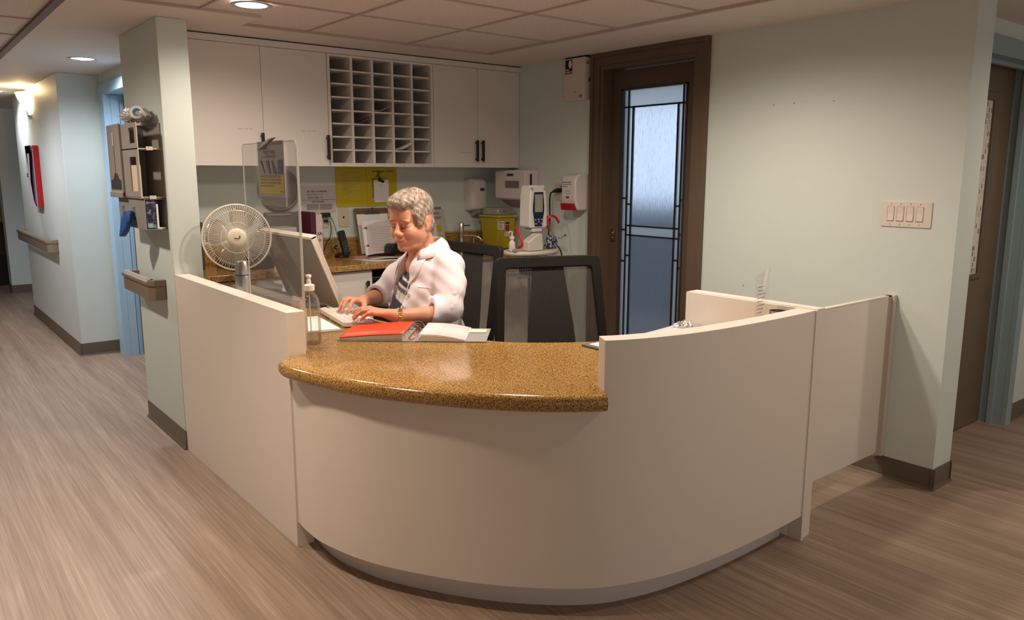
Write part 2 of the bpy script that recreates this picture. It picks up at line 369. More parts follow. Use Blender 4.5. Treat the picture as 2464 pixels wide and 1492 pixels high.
m.build('glazing_bead', mat('dark_bead', (.05, .035, .028), .4), door)
came = MB(); c_ = .0055
def cv(y, z0, z1): came.box(4.132, 4.150, y-c_, y+c_, z0, z1)
def chh(y0, y1, z): came.box(4.132, 4.150, y0, y1, z-c_, z+c_)
cv(3.838, gz0, gz1); cv(3.358, gz0, gz1); chh(g0, g1, 2.058); cv(3.796, gz0, 2.058-.0); cv(3.400, gz0, 2.058)
for z in (1.238, 1.171): chh(3.358, 3.838, z)
for y0, y1, z in ((3.796, 3.838, 1.389), (3.358, 3.400, 1.389), (3.838, g1, 1.207), (g0, 3.358, 1.201), (3.838, g1, .982), (g0, 3.358, .975), (3.796, 3.838, 1.025), (3.358, 3.40, 1.025), (g0, 3.358, 1.43), (3.838, g1, 1.43)): chh(y0, y1, z)
came.build('lead_came', mat('lead', (.03, .028, .03), .4, metal=.6), door)
def rough_glass(name, rough, bscale, tint, bstr, milk=.25):
    m = bpy.data.materials.new(name); m.use_nodes = True; nt = m.node_tree; b = nt.nodes['Principled BSDF']; out = nt.nodes['Material Output']
    b.inputs['Base Color'].default_value = (*tint, 1); b.inputs['Transmission Weight'].default_value = 1; b.inputs['Roughness'].default_value = rough; b.inputs['IOR'].default_value = 1.25
    tc = nt.nodes.new('ShaderNodeTexCoord'); mp = nt.nodes.new('ShaderNodeMapping'); mp.inputs['Scale'].default_value = bscale; nt.links.new(tc.outputs['Object'], mp.inputs[0])
    n = nt.nodes.new('ShaderNodeTexNoise'); n.inputs['Scale'].default_value = 1; n.inputs['Detail'].default_value = 3; nt.links.new(mp.outputs[0], n.inputs['Vector'])
    bp = nt.nodes.new('ShaderNodeBump'); bp.inputs['Strength'].default_value = bstr; bp.inputs['Distance'].default_value = .004
    nt.links.new(n.outputs['Fac'], bp.inputs['Height']); nt.links.new(bp.outputs['Normal'], b.inputs['Normal'])
    tr = nt.nodes.new('ShaderNodeBsdfTranslucent'); tr.inputs[0].default_value = (*tint, 1)
    mx = nt.nodes.new('ShaderNodeMixShader'); mx.inputs[0].default_value = milk
    nt.links.new(b.outputs[0], mx.inputs[1]); nt.links.new(tr.outputs[0], mx.inputs[2]); nt.links.new(mx.outputs[0], out.inputs[0])
    return m
rain = rough_glass('rain_glass', .22, (1, 130, 9), (.80, .86, .95), .9, .22)
frost = rough_glass('frosted_glass', .30, (1, 60, 20), (.95, .98, 1.0), .1, .60)
MB().box(4.137, 4.144, 3.400, 3.796, 1.238, 2.058).box(4.137, 4.144, 3.400, 3.796, gz0, 1.171).build('textured_pane', rain, door)
m = MB()
for y0, y1, z0, z1 in ((g0, g1, 2.058, gz1), (3.358, 3.838, 1.171, 1.238), (3.796, 3.838, gz0, 1.171), (3.358, 3.40, gz0, 1.171), (3.796, 3.838, 1.238, 2.058), (3.358, 3.40, 1.238, 2.058), (3.838, g1, gz0, 2.058), (g0, 3.358, gz0, 2.058)):
    m.box(4.138, 4.143, y0, y1, z0, z1)
m.build('frosted_border_pane', frost, door)
m = MB(); m.box(4.108, 4.121, 3.925, 3.965, 1.12, 1.205); m.build('latch_plate', mat('bronze', (.20, .14, .07), .3, metal=.8), door, bevel=.003)
m = MB(); m.cyl((4.10, 3.945, 1.18), (4.11, 3.945, 1.18), .008); m.cyl((4.10, 3.945, 1.145), (4.11, 3.945, 1.145), .006); m.box(4.104, 4.11, 3.93, 3.96, 1.165, 1.172); m.build('latch', mat('brass', (.8, .55, .25), .25, metal=1), door)
# made-up glowing panel and bars over a dark wall, added to light the door glass
struct(MB().box(7.2, 7.3, 2.0, 12, 0, 1.24).box(7.2, 7.3, 2, 12, 2.6, 3).build('backlight_low_wall', mat('backlight_dark', (.10, .13, .19), .8)))
struct(MB().box(4.25, 7.3, 12, 12.1, 0, 3).box(4.3, 7.3, 5.3, 5.4, 0, 0.01).build('wall_north', mat('dado2', (.25, .3, .38), .8)))
backlight_panel = MB().box(7.22, 7.25, 2.0, 12, 1.24, 2.62).build('door_backlight', mat('backlight_glow', (.6, .7, .85), .5, emit=(.70, .82, 1.0), estr=1.5)); struct(backlight_panel)
m = MB()
for k in range(9): m.box(7.15, 7.24, 2.5+k*1.15, 2.55+k*1.15, 1.0, 2.62)
m.box(7.1, 7.26, 2, 12, 1.21, 1.25); struct(m.build('trim_5', mat('backlight_bar_paint', (.5, .55, .6), .5)))
# ---- blue framed door in the hall alcove
m = MB(); m.ring([(6.10, -.02), (7.565, -.02), (7.565, 2.335), (6.10, 2.335)], [(6.26, -.01), (7.40, -.01), (7.40, 2.255), (6.26, 2.255)], (1.5715, 0, 0), (0, 1, 0), (0, 0, 1), (-.026, 0, 0))
m.box(1.572, 1.755, 7.401, 7.459, 0, 2.254).box(1.572, 1.755, 6.251, 6.27, 0, 2.254).box(1.572, 1.755, 6.251, 7.459, 2.2545, 2.269).box(1.60, 1.66, 7.38, 7.4005, 0, 2.25)
struct(m.build('trim_6', bluep))
d3 = MB().box(1.74, 1.78, 6.26, 7.385, .01, 2.25).build('door_2', mat('grey_door_paint', (.34, .33, .33), .5)); struct(d3)
MB().box(1.725, 1.741, 7.25, 7.34, .42, .55).build('hinge_plate', darkgrey, d3)
MB().box(1.70, 1.742, 7.365, 7.394, .01, 2.25).build('door_gap_strip', black, d3)  # black strip put where the gap beside the leaf is dark
# ---- brown door with patterned window in the side wall
m = MB(); m.ring([(4.495, -.02), (5.585, -.02), (5.585, 2.34), (4.495, 2.34)], [(4.585, -.01), (5.495, -.01), (5.495, 2.238), (4.585, 2.238)], (0, 1.781, 0), (1, 0, 0), (0, 0, 1), (0, -.028, 0))
m.box(5.4955, 5.4995, 1.782, 1.951, 0, 2.2375).box(4.5805, 4.5845, 1.782, 1.951, 0, 2.2375).box(4.585, 5.495, 1.782, 1.951, 2.2375, 2.2395).box(5.475, 5.495, 1.83, 1.86, 0, 2.215).box(4.585, 4.60, 1.83, 1.86, 0, 2.215).box(4.585, 5.495, 1.83, 1.86, 2.2155, 2.237)
struct(m.build('trim_7', blueg))
d4 = bpy.data.objects.new('door_3', None); COL.objects.link(d4); d4.location = (5.0, 1.92, 0); WM['door_3'] = Matrix.Translation((5.0, 1.92, 0)); struct(d4)
m = MB(); m.box(4.59, 4.72, 1.91, 1.949, .005, 2.2365).box(5.235, 5.494, 1.91, 1.949, .005, 2.2365).box(4.72, 5.235, 1.91, 1.95, .01, .99).box(4.72, 5.235, 1.91, 1.949, 2.06, 2.2365)
m.build('door_leaf', mat('dark_brown_door', (.15, .105, .065), .4), d4)
m = MB(); m.ring([(4.70, .97), (5.255, .97), (5.255, 2.08), (4.70, 2.08)], [(4.73, 1.0), (5.20, 1.0), (5.20, 2.03), (4.73, 2.03)], (0, 1.898, 0), (1, 0, 0), (0, 0, 1), (0, .014, 0)); m.build('window_frame', brownl, d4, bevel=.003)
pat = bpy.data.materials.new('patterned_film'); pat.use_nodes = True; nt = pat.node_tree; b = nt.nodes['Principled BSDF']
tc = nt.nodes.new('ShaderNodeTexCoord'); mp = nt.nodes.new('ShaderNodeMapping'); mp.inputs['Rotation'].default_value = (PI/2, 0, 0); nt.links.new(tc.outputs['Object'], mp.inputs[0])
br = nt.nodes.new('ShaderNodeTexBrick'); br.inputs['Scale'].default_value = 1; br.inputs['Brick Width'].default_value = .017; br.inputs['Row Height'].default_value = .034; br.inputs['Mortar Size'].default_value = .0028; br.offset = .3
br.inputs['Color1'].default_value = (.0, .0, .0, 1); br.inputs['Color2'].default_value = (1, 1, 1, 1); br.inputs['Mortar'].default_value = (1, 1, 1, 1); nt.links.new(mp.outputs[0], br.inputs['Vector'])
r = ramp(nt, br.outputs['Color'], [(.12, (.10, .085, .07)), (.20, (.38, .33, .28)), (.34, (.62, .57, .50)), (.7, (.66, .62, .56))]); nt.links.new(r.outputs[0], b.inputs['Base Color']); b.inputs['Roughness'].default_value = .5
MB().box(4.725, 5.205, 1.912, 1.916, .995, 2.035).build('patterned_pane', pat, d4)
# filler above the cabinets
struct(MB().box(1.412, 4.046, 4.915, 5.28, 2.385, 2.421).build('trim_8', cabm))
# downlights
def downlight(loc, label, em, first=None, cat='light'):
    t = thing('downlight', label, cat, loc, 0, None)
    m = MB().lathe([(.078, -.004), (.098, -.006), (.102, 0), (.075, .0)], loc, (0, 0, 1), 36, caps=False); m.build('trim_ring', mat('light_ring', (.55, .5, .48), .4), t)
    m = MB().lathe([(.0, -.003), (.05, -.003), (.077, -.001)], loc, (0, 0, 1), 36, caps=False); m.build('lens', em, t, fixn=False)
    m = MB().lathe([(.0, -.012), (.022, -.010), (.03, -.003)], loc, (0, 0, 1), 20, caps=False); m.build('bulb', em, t)
    return t
emw = mat('lamp_warm', (1, 1, 1), .5, emit=(1, .93, .86), estr=9); emc = mat('lamp_cool', (1, 1, 1), .5, emit=(.95, .96, 1), estr=7)
downlight((1.551, 4.006, H), 'round recessed downlight in the ceiling tile above the desk', emw)
downlight((1.27, 6.616, H), 'round recessed downlight in the painted ceiling before the alcove', emc)
downlight((1.03, 9.75, H), 'far recessed downlight beyond the wall sconce', emc)

# ---------------------------------------------------------------- reception desk
Fp = [(1.26, 3.035), (1.252, 2.92), (1.262, 2.76), (1.34, 2.50), (1.52, 2.195), (1.70, 1.985), (1.89, 1.835), (2.10, 1.755), (2.33, 1.715), (2.60, 1.70), (2.85, 1.70), (3.012, 1.706)]
Fc = [(p.x, p.y) for p in bez([(x, y, 0) for x, y in Fp], 8)]
def offs(c, d):
    out = []
    for i, (x, y) in enumerate(c):
        a = c[max(0, i-1)]; b = c[min(len(c)-1, i+1)]; tx, ty = b[0]-a[0], b[1]-a[1]; L = math.hypot(tx, ty); out.append((x-ty/L*d, y+tx/L*d))
    return out
# inward (towards the staff side) is to the left of travel for this curve
desk = thing('reception_desk', 'curved cream laminate reception desk with raised side screens', 'reception desk', (2.1, 2.6, 0))
MB().box(1.252, 1.330, 3.035, 4.598, 0, 1.035).build('side_panel', lam, desk, bevel=.0015)
i0 = min(range(len(Fc)), key=lambda i: abs(Fc[i][0]-1.885)+abs(Fc[i][1]-1.84))
inn = offs(Fc, .080)
def front_shell():
    """curved front: counter height on the left, full screen height past the notch, one sheet of laminate"""
    N = len(Fc); m = MB(); vs = []; idx = {}
    def V(i, side, z):
        k = (i, side, z)
        if k not in idx:
            p = Fc[i] if side == 0 else inn[i]; idx[k] = len(vs); vs.append((p[0], p[1], z))
        return idx[k]
    fs = []
    for i in range(N-1):
        for side in (0, 1):
            zs_ = [.115, .789] + ([1.035] if i >= i0 else [])
            for a, b in zip(zs_, zs_[1:]): fs.append((V(i, side, a), V(i+1, side, a), V(i+1, side, b), V(i, side, b)))
        fs.append((V(i, 0, .115), V(i, 1, .115), V(i+1, 1, .115), V(i+1, 0, .115)))
        zt_ = 1.035 if i >= i0 else .789
        fs.append((V(i, 0, zt_), V(i+1, 0, zt_), V(i+1, 1, zt_), V(i, 1, zt_)))
    fs.append((V(0, 0, .115), V(0, 0, .789), V(0, 1, .789), V(0, 1, .115))); fs.append((V(i0, 0, .789), V(i0, 0, 1.035), V(i0, 1, 1.035), V(i0, 1, .789)))
    fs.append((V(N-1, 0, .115), V(N-1, 1, .115), V(N-1, 1, .789), V(N-1, 0, .789))); fs.append((V(N-1, 0, .789), V(N-1, 1, .789), V(N-1, 1, 1.035), V(N-1, 0, 1.035)))
    m.add(vs, fs); m.build('curved_front_panel', lam, desk)
front_shell()
k0 = offs(Fc, .085); k1 = offs(Fc, .10); k0 = [p for p in k0 if p[0] < 3.0]; k1 = k1[:len(k0)]
MB().prism(k0 + k1[::-1], .0, .13).build('kick_board', mat('kick_laminate', (.74, .68, .67), .5), desk)
i0 = min(range(len(Fc)), key=lambda i: abs(Fc[i][0]-1.885)+abs(Fc[i][1]-1.84))
MB().box(3.012, 3.030, 1.70, 2.385, 0, 1.035).build('end_panel', lam, desk)
MB().box(3.032, 3.098, 1.712, 2.385, 0, 1.037).build('end_panel', lam, desk)
# countertop
Np = [(1.215, 3.030), (1.185, 2.985), (1.178, 2.90), (1.215, 2.72), (1.295, 2.47), (1.475, 2.165), (1.655, 1.955), (1.80, 1.835), (1.868, 1.793)]
Nc = [(p.x, p.y) for p in bez([(x, y, 0) for x, y in Np], 8)]
innr = offs(Fc, .082)[i0:]
inner = [(3.01, innr[-1][1]), (3.01, 2.384)] + [(p.x, p.y) for p in bez([(2.95, 2.384, 0), (2.7, 2.385, 0), (2.47, 2.44, 0), (2.25, 2.575, 0), (2.10, 2.735, 0), (2.03, 2.98, 0), (1.97, 3.3, 0), (1.93, 3.7, 0), (1.92, 4.2, 0), (1.92, 4.596, 0)], 6)] + [(1.335, 4.596), (1.335, 3.034)]
poly = Nc + innr[:-1] + inner
nN = len(Nc)
zt, zb, rr = .852, .790, .028
offN = [(a[0]-b[0], a[1]-b[1]) for a, b in zip(offs(Nc, 1.0), Nc)]
ringsv = []
prof = [(rr*(1-math.cos(a)), zb+rr*(1-math.sin(a))) for a in np.linspace(PI/2*0, PI/2, 6)]
prof = [(rr*(1-math.sin(a)), zb+rr*(1-math.cos(a))) for a in np.linspace(0, PI/2, 6)] + [(rr*(1-math.cos(a)), zt-rr+rr*math.sin(a)) for a in np.linspace(0, PI/2, 6)]
m = MB(); vs = []; n = len(poly)
for ins, z in prof:
    for i, (x, y) in enumerate(poly):
        if i < nN: ox, oy = offN[i]; x += ox*ins; y += oy*ins
        vs.append((x, y, z))
fs = [(r*n+i, r*n+(i+1) % n, (r+1)*n+(i+1) % n, (r+1)*n+i) for r in range(len(prof)-1) for i in range(n)] + [tuple(range(n-1, -1, -1)), tuple((len(prof)-1)*n+i for i in range(n))]
m.add(vs, fs); ct = m.build('granite_countertop', gran)
tag(ct, 'speckled gold granite countertop with a rounded nose on the curved desk', 'countertop')
m = MB().box(3.10, 4.02, 1.862, 1.884, .135, .978)
gate = thing('swing_gate', 'low cream laminate gate closing the gap between desk and right wall', 'gate', (3.55, 1.87, 0))
m.build('gate_panel', lam, gate)
MB().box(3.10, 4.02, 1.86, 1.886, .978, .984).build('top_edge', lam, gate)
m = MB().box(4.016, 4.046, 1.845, 1.90, .115, .985); m.build('wall_post', mat('pale_post', (.62, .54, .48), .4), gate, bevel=.002)
MB().box(3.99, 4.017, 1.86, 1.89, .118, .984).build('hinge_stile', mat('stile', (.50, .42, .36), .4), gate)
# ---------------------------------------------------------------- upper cabinets
def handle(x, z0, z1, y, par):
    m = MB(); m.box(x-.010, x+.010, y-.032, y-.020, z0, z1).box(x-.006, x+.006, y-.022, y+.001, z0+.012, z0+.026).box(x-.006, x+.006, y-.022, y+.001, z1-.026, z1-.012); m.build('handle', black, par, bevel=.002)
def upcab(x0, x1, xs, hs, name, label, texts):
    t = thing(name, label, 'cabinet', ((x0+x1)/2, 5.1, 1.648))
    m = MB(); y0 = 4.952
    m.box(x0, x0+.018, y0, 5.279, 1.652, 2.383).box(x1-.018, x1, y0, 5.279, 1.652, 2.383).box(x0+.018, x1-.018, y0, 5.279, 1.652, 1.67).box(x0+.018, x1-.018, y0, 5.279, 2.365, 2.383).box(x0+.018, x1-.018, 5.265, 5.279, 1.67, 2.365)
    m.build('body', cabin, t)
    for (a, b), hx, tx in zip(((x0, xs), (xs, x1)), hs, texts):
        d = MB().box(a+.0015, b-.0015, 4.932, 4.951, 1.648, 2.383).build('door', cabm, t)
        handle(hx, 1.692, 1.853, 4.932, d)
        if tx:
            mm = MB(); px = hx-.15 if hx > a+.1 else a+.1
            for o_, s in tx: text_mb(s, .011, (o_, 4.9312, 1.872 if a < 3 else 1.755), (1, 0, 0), (0, 0, 1), mm)
            mm.build('small_lettering', inkl, d, smooth=False, fixn=False)
    return t
upcab(1.414, 2.393, 1.945, (1.928, 2.376), 'wall_cabinet', 'white wall cabinet with two wide doors left of the pigeonholes', ([(1.78, 'Kitchen   Oral   Slides'), (1.90, '')], [(2.20, 'Forms   Charts   Misc')]))
upcab(3.231, 4.044, 3.632, (3.612, 3.668), 'wall_cabinet', 'white wall cabinet with two doors right of the pigeonholes, by the corner', ([(3.47, 'STAFF  ROOM ONLY')], None))
# pigeonholes
ph = thing('pigeonhole_shelf', 'white pigeonhole mail sorter with five columns of eight slots', 'shelf', (2.81, 5.1, 1.648))
X0, X1, Z0, Z1 = 2.396, 3.229, 1.648, 2.383
m = MB().box(X0, X0+.02, 4.932, 5.27, Z0, Z1).box(X1-.02, X1, 4.932, 5.27, Z0, Z1).box(X0+.02, X1-.02, 4.932, 5.27, Z0, Z0+.024).box(X0+.02, X1-.02, 4.932, 5.27, Z1-.014, Z1).box(X0, X1, 5.268, 5.279, Z0, Z1)
m.build('case', cabm, ph)
cw = (X1-X0-.04)/5; zs = [Z0+.024+(Z1-.014-Z0-.024)*k/8 for k in range(9)]
for k in range(1, 5): MB().box(X0+.02+cw*k-.009, X0+.02+cw*k+.009, 4.934, 5.268, Z0+.024, Z1-.014).build('divider', cabm, ph)
for k in range(5):
    for j in range(1, 8): MB().box(X0+.02+cw*k+.009, X0+.02+cw*(k+1)-.009, 4.938, 5.268, zs[j]-.005, zs[j]+.005).build('shelf', cabm, ph)
for k in range(5): text_mb('%d' % ((k+1)*11), .013, (X0+.02+cw*(k+.45), 4.9312, Z0+.006), (1, 0, 0), (0, 0, 1)).build('slot_number', inkl, ph, smooth=False, fixn=False)
def slotpaper(col, row, name, label, cat, mt, n=3):
    x0 = X0+.02+cw*col+.012; x1 = x0+cw-.024; z = zs[row]+.006
    m = MB()
    for q in range(n):
        P = [[(x0+(x1-x0)*i/8, 4.935-.012*q+.26*j, z+.003*q+.055*(i/8)**2.4*(1-j*.6)) for i in range(9)] for j in (0, .5, 1)]
        m.grid(P)
    o = m.build(name, mt, solid=.0012, fixn=False); tag(o, label, cat)
slotpaper(1, 3, 'magazine', 'brown curling magazine in the second pigeonhole column', 'magazine', mat('brown_cover', (.22, .13, .10), .4), 2)
slotpaper(2, 4, 'paper_sheaf', 'grey curled papers in the middle pigeonhole column', 'papers', mat('grey_paper', (.42, .39, .38), .6))
slotpaper(3, 1, 'paper_sheaf', 'white curled papers low in the fourth pigeonhole column', 'papers', paper, 4)
o = MB().box(X0+.02+cw*4+.012, X1-.034, 4.945, 5.2, zs[2]+.0055, zs[2]+.009).build('envelope', mat('grey_paper', (.42, .39, .38), .6)); tag(o, 'flat grey envelope in the right pigeonhole column', 'envelope')
# ---------------------------------------------------------------- base cabinets and rear counter
def basecab(x0, x1, seams, hs, label):
    t = thing('base_cabinet', label, 'cabinet', ((x0+x1)/2, 5.0, 0))
    MB().box(x0, x1, 4.722, 5.278, .10, .958).build('body', cabin, t); MB().box(x0, x1, 4.78, 4.80, 0, .10).build('kick_board', black, t)
    xs = [x0]+seams+[x1]
    for a, b, hx in zip(xs, xs[1:], hs):
        d = MB().box(a+.0015, b-.0015, 4.70, 4.72, .105, .95).build('door', cabm, t); handle(hx, .70, .885, 4.70, d)
        if a < 2.4 and b > 2.3:
            text_mb('BREAST SWABS, PADS', .013, (2.20, 4.6992, .80), (1, 0, 0), (0, 0, 1)).build('small_lettering', inkl, d, smooth=False, fixn=False)
    return t
basecab(1.415, 2.56, [1.98], (1.96, 2.515), 'white base cabinet under the rear counter, behind the monitor')
basecab(3.28, 4.04, [3.66], (3.64, 3.69), 'white base cabinet under the sink, behind the black chairs')
rc = thing('rear_counter', 'brown speckled rear counter with a backsplash along the back wall', 'countertop', (2.7, 5.0, .96))
MB().box(1.414, 4.044, 4.665, 5.279, .96, 1.0).build('top', gran, rc, bevel=.004)
MB().box(1.414, 4.044, 5.258, 5.279, 1.0, 1.128).build('backsplash', gran, rc)
MB().box(1.414, 4.044, 5.256, 5.2795, 1.128, 1.139).build('wood_strip', mat('pale_wood', (.55, .42, .28), .5), rc)

# ================================================================ objects on and round the desk
DZ = .8525
X, Y, Z = (1, 0, 0), (0, 1, 0), (0, 0, 1)
def speckle(name, stops, sc, rough=.6):
    m = bpy.data.materials.new(name); m.use_nodes = True; nt = m.node_tree; b = nt.nodes['Principled BSDF']; tc = nt.nodes.new('ShaderNodeTexCoord')
    n = nt.nodes.new('ShaderNodeTexNoise'); n.inputs['Scale'].default_value = sc; n.inputs['Detail'].default_value = 3; nt.links.new(tc.outputs['Object'], n.inputs['Vector'])
    r = ramp(nt, n.outputs['Fac'], stops); nt.links.new(r.outputs[0], b.inputs['Base Color']); b.inputs['Roughness'].default_value = rough; return m
# ---- desk fan
def make_fan():
    C = Vector((1.540, 4.380, 1.245)); a = Vector((-.30, -.95, .04)).normalized()
    u = a.cross(Vector((0, 0, 1))).normalized(); v = u.cross(a).normalized()   # u right as seen from the front, v up
    f = thing('desk_fan', 'off-white desk fan with round wire grille beside the pillar', 'fan', (1.60, 4.44, DZ))
    Rr_ = .183
    def pt(r, ang, h): return C + (u*math.cos(ang)+v*math.sin(ang))*r + a*h
    def fh(r): return .050*(1-(r/Rr_)**2.2)
    m = MB(); m.tube([pt(Rr_, 2*PI*k/60, 0) for k in range(60)], .0055, 8, closed=True); m.build('grille_rim', offw, f)
    m = MB()
    for k in range(88):
        an = 2*PI*k/88; m.tube([pt(r, an+.10*(1-r/Rr_), fh(r)) for r in (.050, .09, .13, .165, Rr_)], .00115, 5)
    for r in (.085, .150): m.tube([pt(r, 2*PI*k/56, fh(r)) for k in range(56)], .0014, 5, closed=True)
    m.build('front_grille', offw, f, smooth=True)
    m = MB()
    for k in range(60):
        an = 2*PI*k/60; m.tube([pt(r, an, -.075*(1-(r/Rr_)**2.4)) for r in (.06, .10, .15, Rr_)], .0011, 4)
    m.build('rear_grille', offw, f)
    m = MB().lathe([(.0, .058), (.03, .057), (.046, .053), (.053, .046), (.054, .04)], C, a, 36, caps=False); m.build('hub_cap', mat('cream_cap', (.70, .62, .48), .35), f)
    m = MB(); p = bez([C+u*x+v*y+a*.0585 for x, y in ((-.012, .012), (-.014, .002), (-.004, -.004), (.016, -.001))], 6); m.tube(p, .0028, 5); m.build('logo_mark', ink, f)
    bl = clear_mat('fan_blade', (.75, .72, .68), .3, .2, .45, (.5, .45, .38))
    for k in range(4):
        an0 = 2*PI*k/4+.3; P = []
        for i in range(7):
            r = .035+.13*i/6; wdt = .55+.25*math.sin(PI*i/6)
            P.append([pt(r, an0+wdt*(j/6-.5)*1.5, -.015-.03*(j/6-.5)) for j in range(7)])
        MB().grid(P).build('blade', bl, f, solid=.002, fixn=False)
    m = MB().lathe([(.0, -.16), (.035, -.155), (.05, -.12), (.052, -.07), (.035, -.05), (.03, -.01), (0, -.01)], C, a, 28); m.build('motor_housing', offw, f)
    q = C - a*.10; m = MB().tube([(q.x, q.y, DZ+.02), (q.x, q.y, 1.10), tuple(q)], [.018, .016, .02], 14); m.build('pole', offw, f)
    m = MB().lathe([(.095, DZ), (.095, DZ+.012), (.08, DZ+.022), (.03, DZ+.03), (.022, DZ+.05)], (q.x-.01, q.y-.0, 0), Z, 40); m.build('base', offw, f)
make_fan()
# ---- thermos
th = thing('thermos_flask', 'brushed steel thermos flask in front of the desk fan', 'thermos', (1.402, 3.93, DZ))
MB().lathe([(.036, DZ), (.0385, DZ+.004), (.0385, DZ+.235), (.037, DZ+.238)], (1.402, 3.93, 0), Z, 36).build('body', steel, th)
MB().lathe([(.0385, DZ+.241), (.037, DZ+.26), (.030, DZ+.30), (.026, DZ+.308), (0, DZ+.309)], (1.402, 3.93, 0), Z, 36).build('lid', steel, th)
MB().lathe([(.0375, DZ+.2375), (.039, DZ+.238), (.039, DZ+.2415), (.0375, DZ+.2415)], (1.402, 3.93, 0), Z, 36).build('seal_ring', black, th)
# ---- monitor
mo = thing('tilted_monitor', 'large grey-backed monitor tilted away from the seated woman', 'monitor', (1.88, 4.18, DZ))
B0, B1 = Vector((1.902, 0, .868)), Vector((1.755, 0, 1.258)); up = (B1-B0).normalized(); nx = Vector((up.z, 0, -up.x)).normalized()
y0, y1 = 3.87, 4.592
MB().prismd([(0, 0), (.418, 0), (.418, .016), (0, .016)], (B0.x, y0+.006, B0.z), up, nx, (0, y1-y0-.012, 0)).build('back_shell', mat('monitor_grey', (.27, .25, .235), .45), mo)
P = [(-.004, .004), (.424, -.004), (.426, .03), (-.004, .034)]
fr = MB(); fr.prismd(P, (B0.x, y0, B0.z), up, nx, (0, .012, 0)); fr.prismd(P, (B0.x, y1-.012, B0.z), up, nx, (0, .012, 0))
fr.prismd([(.412, -.006), (.428, -.002), (.428, .034), (.412, .034)], (B0.x, y0, B0.z), up, nx, (0, y1-y0, 0)); fr.prismd([(-.006, .0), (.01, .0), (.01, .034), (-.006, .034)], (B0.x, y0, B0.z), up, nx, (0, y1-y0, 0))
fr.build('bezel', mat('cream_bezel', (.72, .64, .55), .4), mo, bevel=.003)
MB().prismd([(.012, .018), (.41, .018), (.41, .026), (.012, .026)], (B0.x, y0+.012, B0.z), up, nx, (0, y1-y0-.024, 0)).build('screen', mat('screen_glass', (.10, .12, .15), .15, emit=(.6, .7, .9), estr=.35), mo)
m = MB()
for k in range(46): o = Vector((B0.x, y0-.0004, B0.z))+up*(.012+.0088*k)+nx*.020; m.add([o, o+up*.0055, o+up*.0055+nx*.0018, o+nx*.0018], [(0, 1, 2, 3)])
m.build('side_vent_slots', inkl, mo, smooth=False, fixn=False); m = MB()
for k in range(60): o = Vector((B0.x, y0+.02+.0108*k, B0.z))+up*.4285+nx*.014; m.add([o, o+Vector((0, .007, 0)), o+Vector((0, .007, 0))+nx*.0016, o+nx*.0016], [(0, 1, 2, 3)])
m.build('top_vent_slots', inkl, mo, smooth=False, fixn=False)
m = MB().bar((1.93, 4.2, DZ+.006), (1.90, 4.2, .95), .12, .012, (1, 0, 0)); m.box(1.84, 1.99, 4.08, 4.32, DZ, DZ+.008); m.build('stand', greyp, mo)
o = Vector((B0.x, 0, B0.z))-nx*.0006+up*.055
m = MB(); pts = [o+Vector((0, 3.93+.016*math.cos(t)*(1+.25*math.sin(3*t)), 0))+up*.018*math.sin(t) for t in np.linspace(0, 2*PI, 14, endpoint=False)]; m.add(pts, [tuple(range(14))])
m.build('round_sticker', mat('salmon_sticker', (.45, .16, .11), .5), mo, smooth=False, fixn=False)
# ---- keyboard
kb = thing('keyboard', 'cream computer keyboard under the hands of the seated woman', 'keyboard', (1.83, 3.66, DZ))
ko = Vector((1.705, 3.435, 0)); ku = Vector((.165, -.075, 0)); kv = Vector((.085, .46, 0))
def kp(a, b, z): p = ko+ku*a+kv*b; return (p.x, p.y, z)
m = MB().add([kp(0, 0, DZ+.004), kp(1, 0, DZ+.001), kp(1, 1, DZ+.001), kp(0, 1, DZ+.004), kp(0, 0, DZ+.030), kp(1, 0, DZ+.020), kp(1, 1, DZ+.020), kp(0, 1, DZ+.030)], [(0, 3, 2, 1), (4, 5, 6, 7), (0, 1, 5, 4), (1, 2, 6, 5), (2, 3, 7, 6), (3, 0, 4, 7)])
m.build('case', mat('keyboard_cream', (.66, .60, .54), .5), kb, bevel=.004)
keym = mat('key_cream', (.74, .69, .63), .5)
m = MB()
for i in range(5):
    for j in range(19):
        a0, a1, b0, b1 = .07+i*.175, .07+i*.175+.145, .03+j*.0495, .03+j*.0495+.042; z = DZ+.030-.010*(a0+a1)/2
        m.add([kp(a0, b0, z), kp(a1, b0, z), kp(a1, b1, z), kp(a0, b1, z), kp(a0+.02, b0+.006, z+.006), kp(a1-.02, b0+.006, z+.006), kp(a1-.02, b1-.006, z+.006), kp(a0+.02, b1-.006, z+.006)], [(0, 3, 2, 1), (4, 5, 6, 7), (0, 1, 5, 4), (1, 2, 6, 5), (2, 3, 7, 6), (3, 0, 4, 7)])
o = m.build('keys', keym, kb); o['kind'] = 'stuff'
# ---- open grey binder of papers left of the keyboard
wb = thing('ring_binder', 'open grey ring binder with white sheets between sanitizer and keyboard', 'binder', (1.6, 3.6, DZ))
bo = Vector((1.50, 3.415, 0)); bu = Vector((.172, -.040, 0)); bv = Vector((.06, .40, 0))
def bp_(a, b, z): p = bo+bu*a+bv*b; return (p.x, p.y, z)
def slab(f, a0, a1, b0, b1, z0, z1): return MB().add([f(a0, b0, z0), f(a1, b0, z0), f(a1, b1, z0), f(a0, b1, z0), f(a0, b0, z1), f(a1, b0, z1), f(a1, b1, z1), f(a0, b1, z1)], [(0, 3, 2, 1), (4, 5, 6, 7), (0, 1, 5, 4), (1, 2, 6, 5), (2, 3, 7, 6), (3, 0, 4, 7)])
slab(bp_, 0, 1, 0, 1, DZ, DZ+.004).build('cover', mat('grey_cover', (.34, .31, .29), .5), wb)
slab(bp_, .06, .95, .03, .97, DZ+.004, DZ+.011).build('sheets', paper, wb)
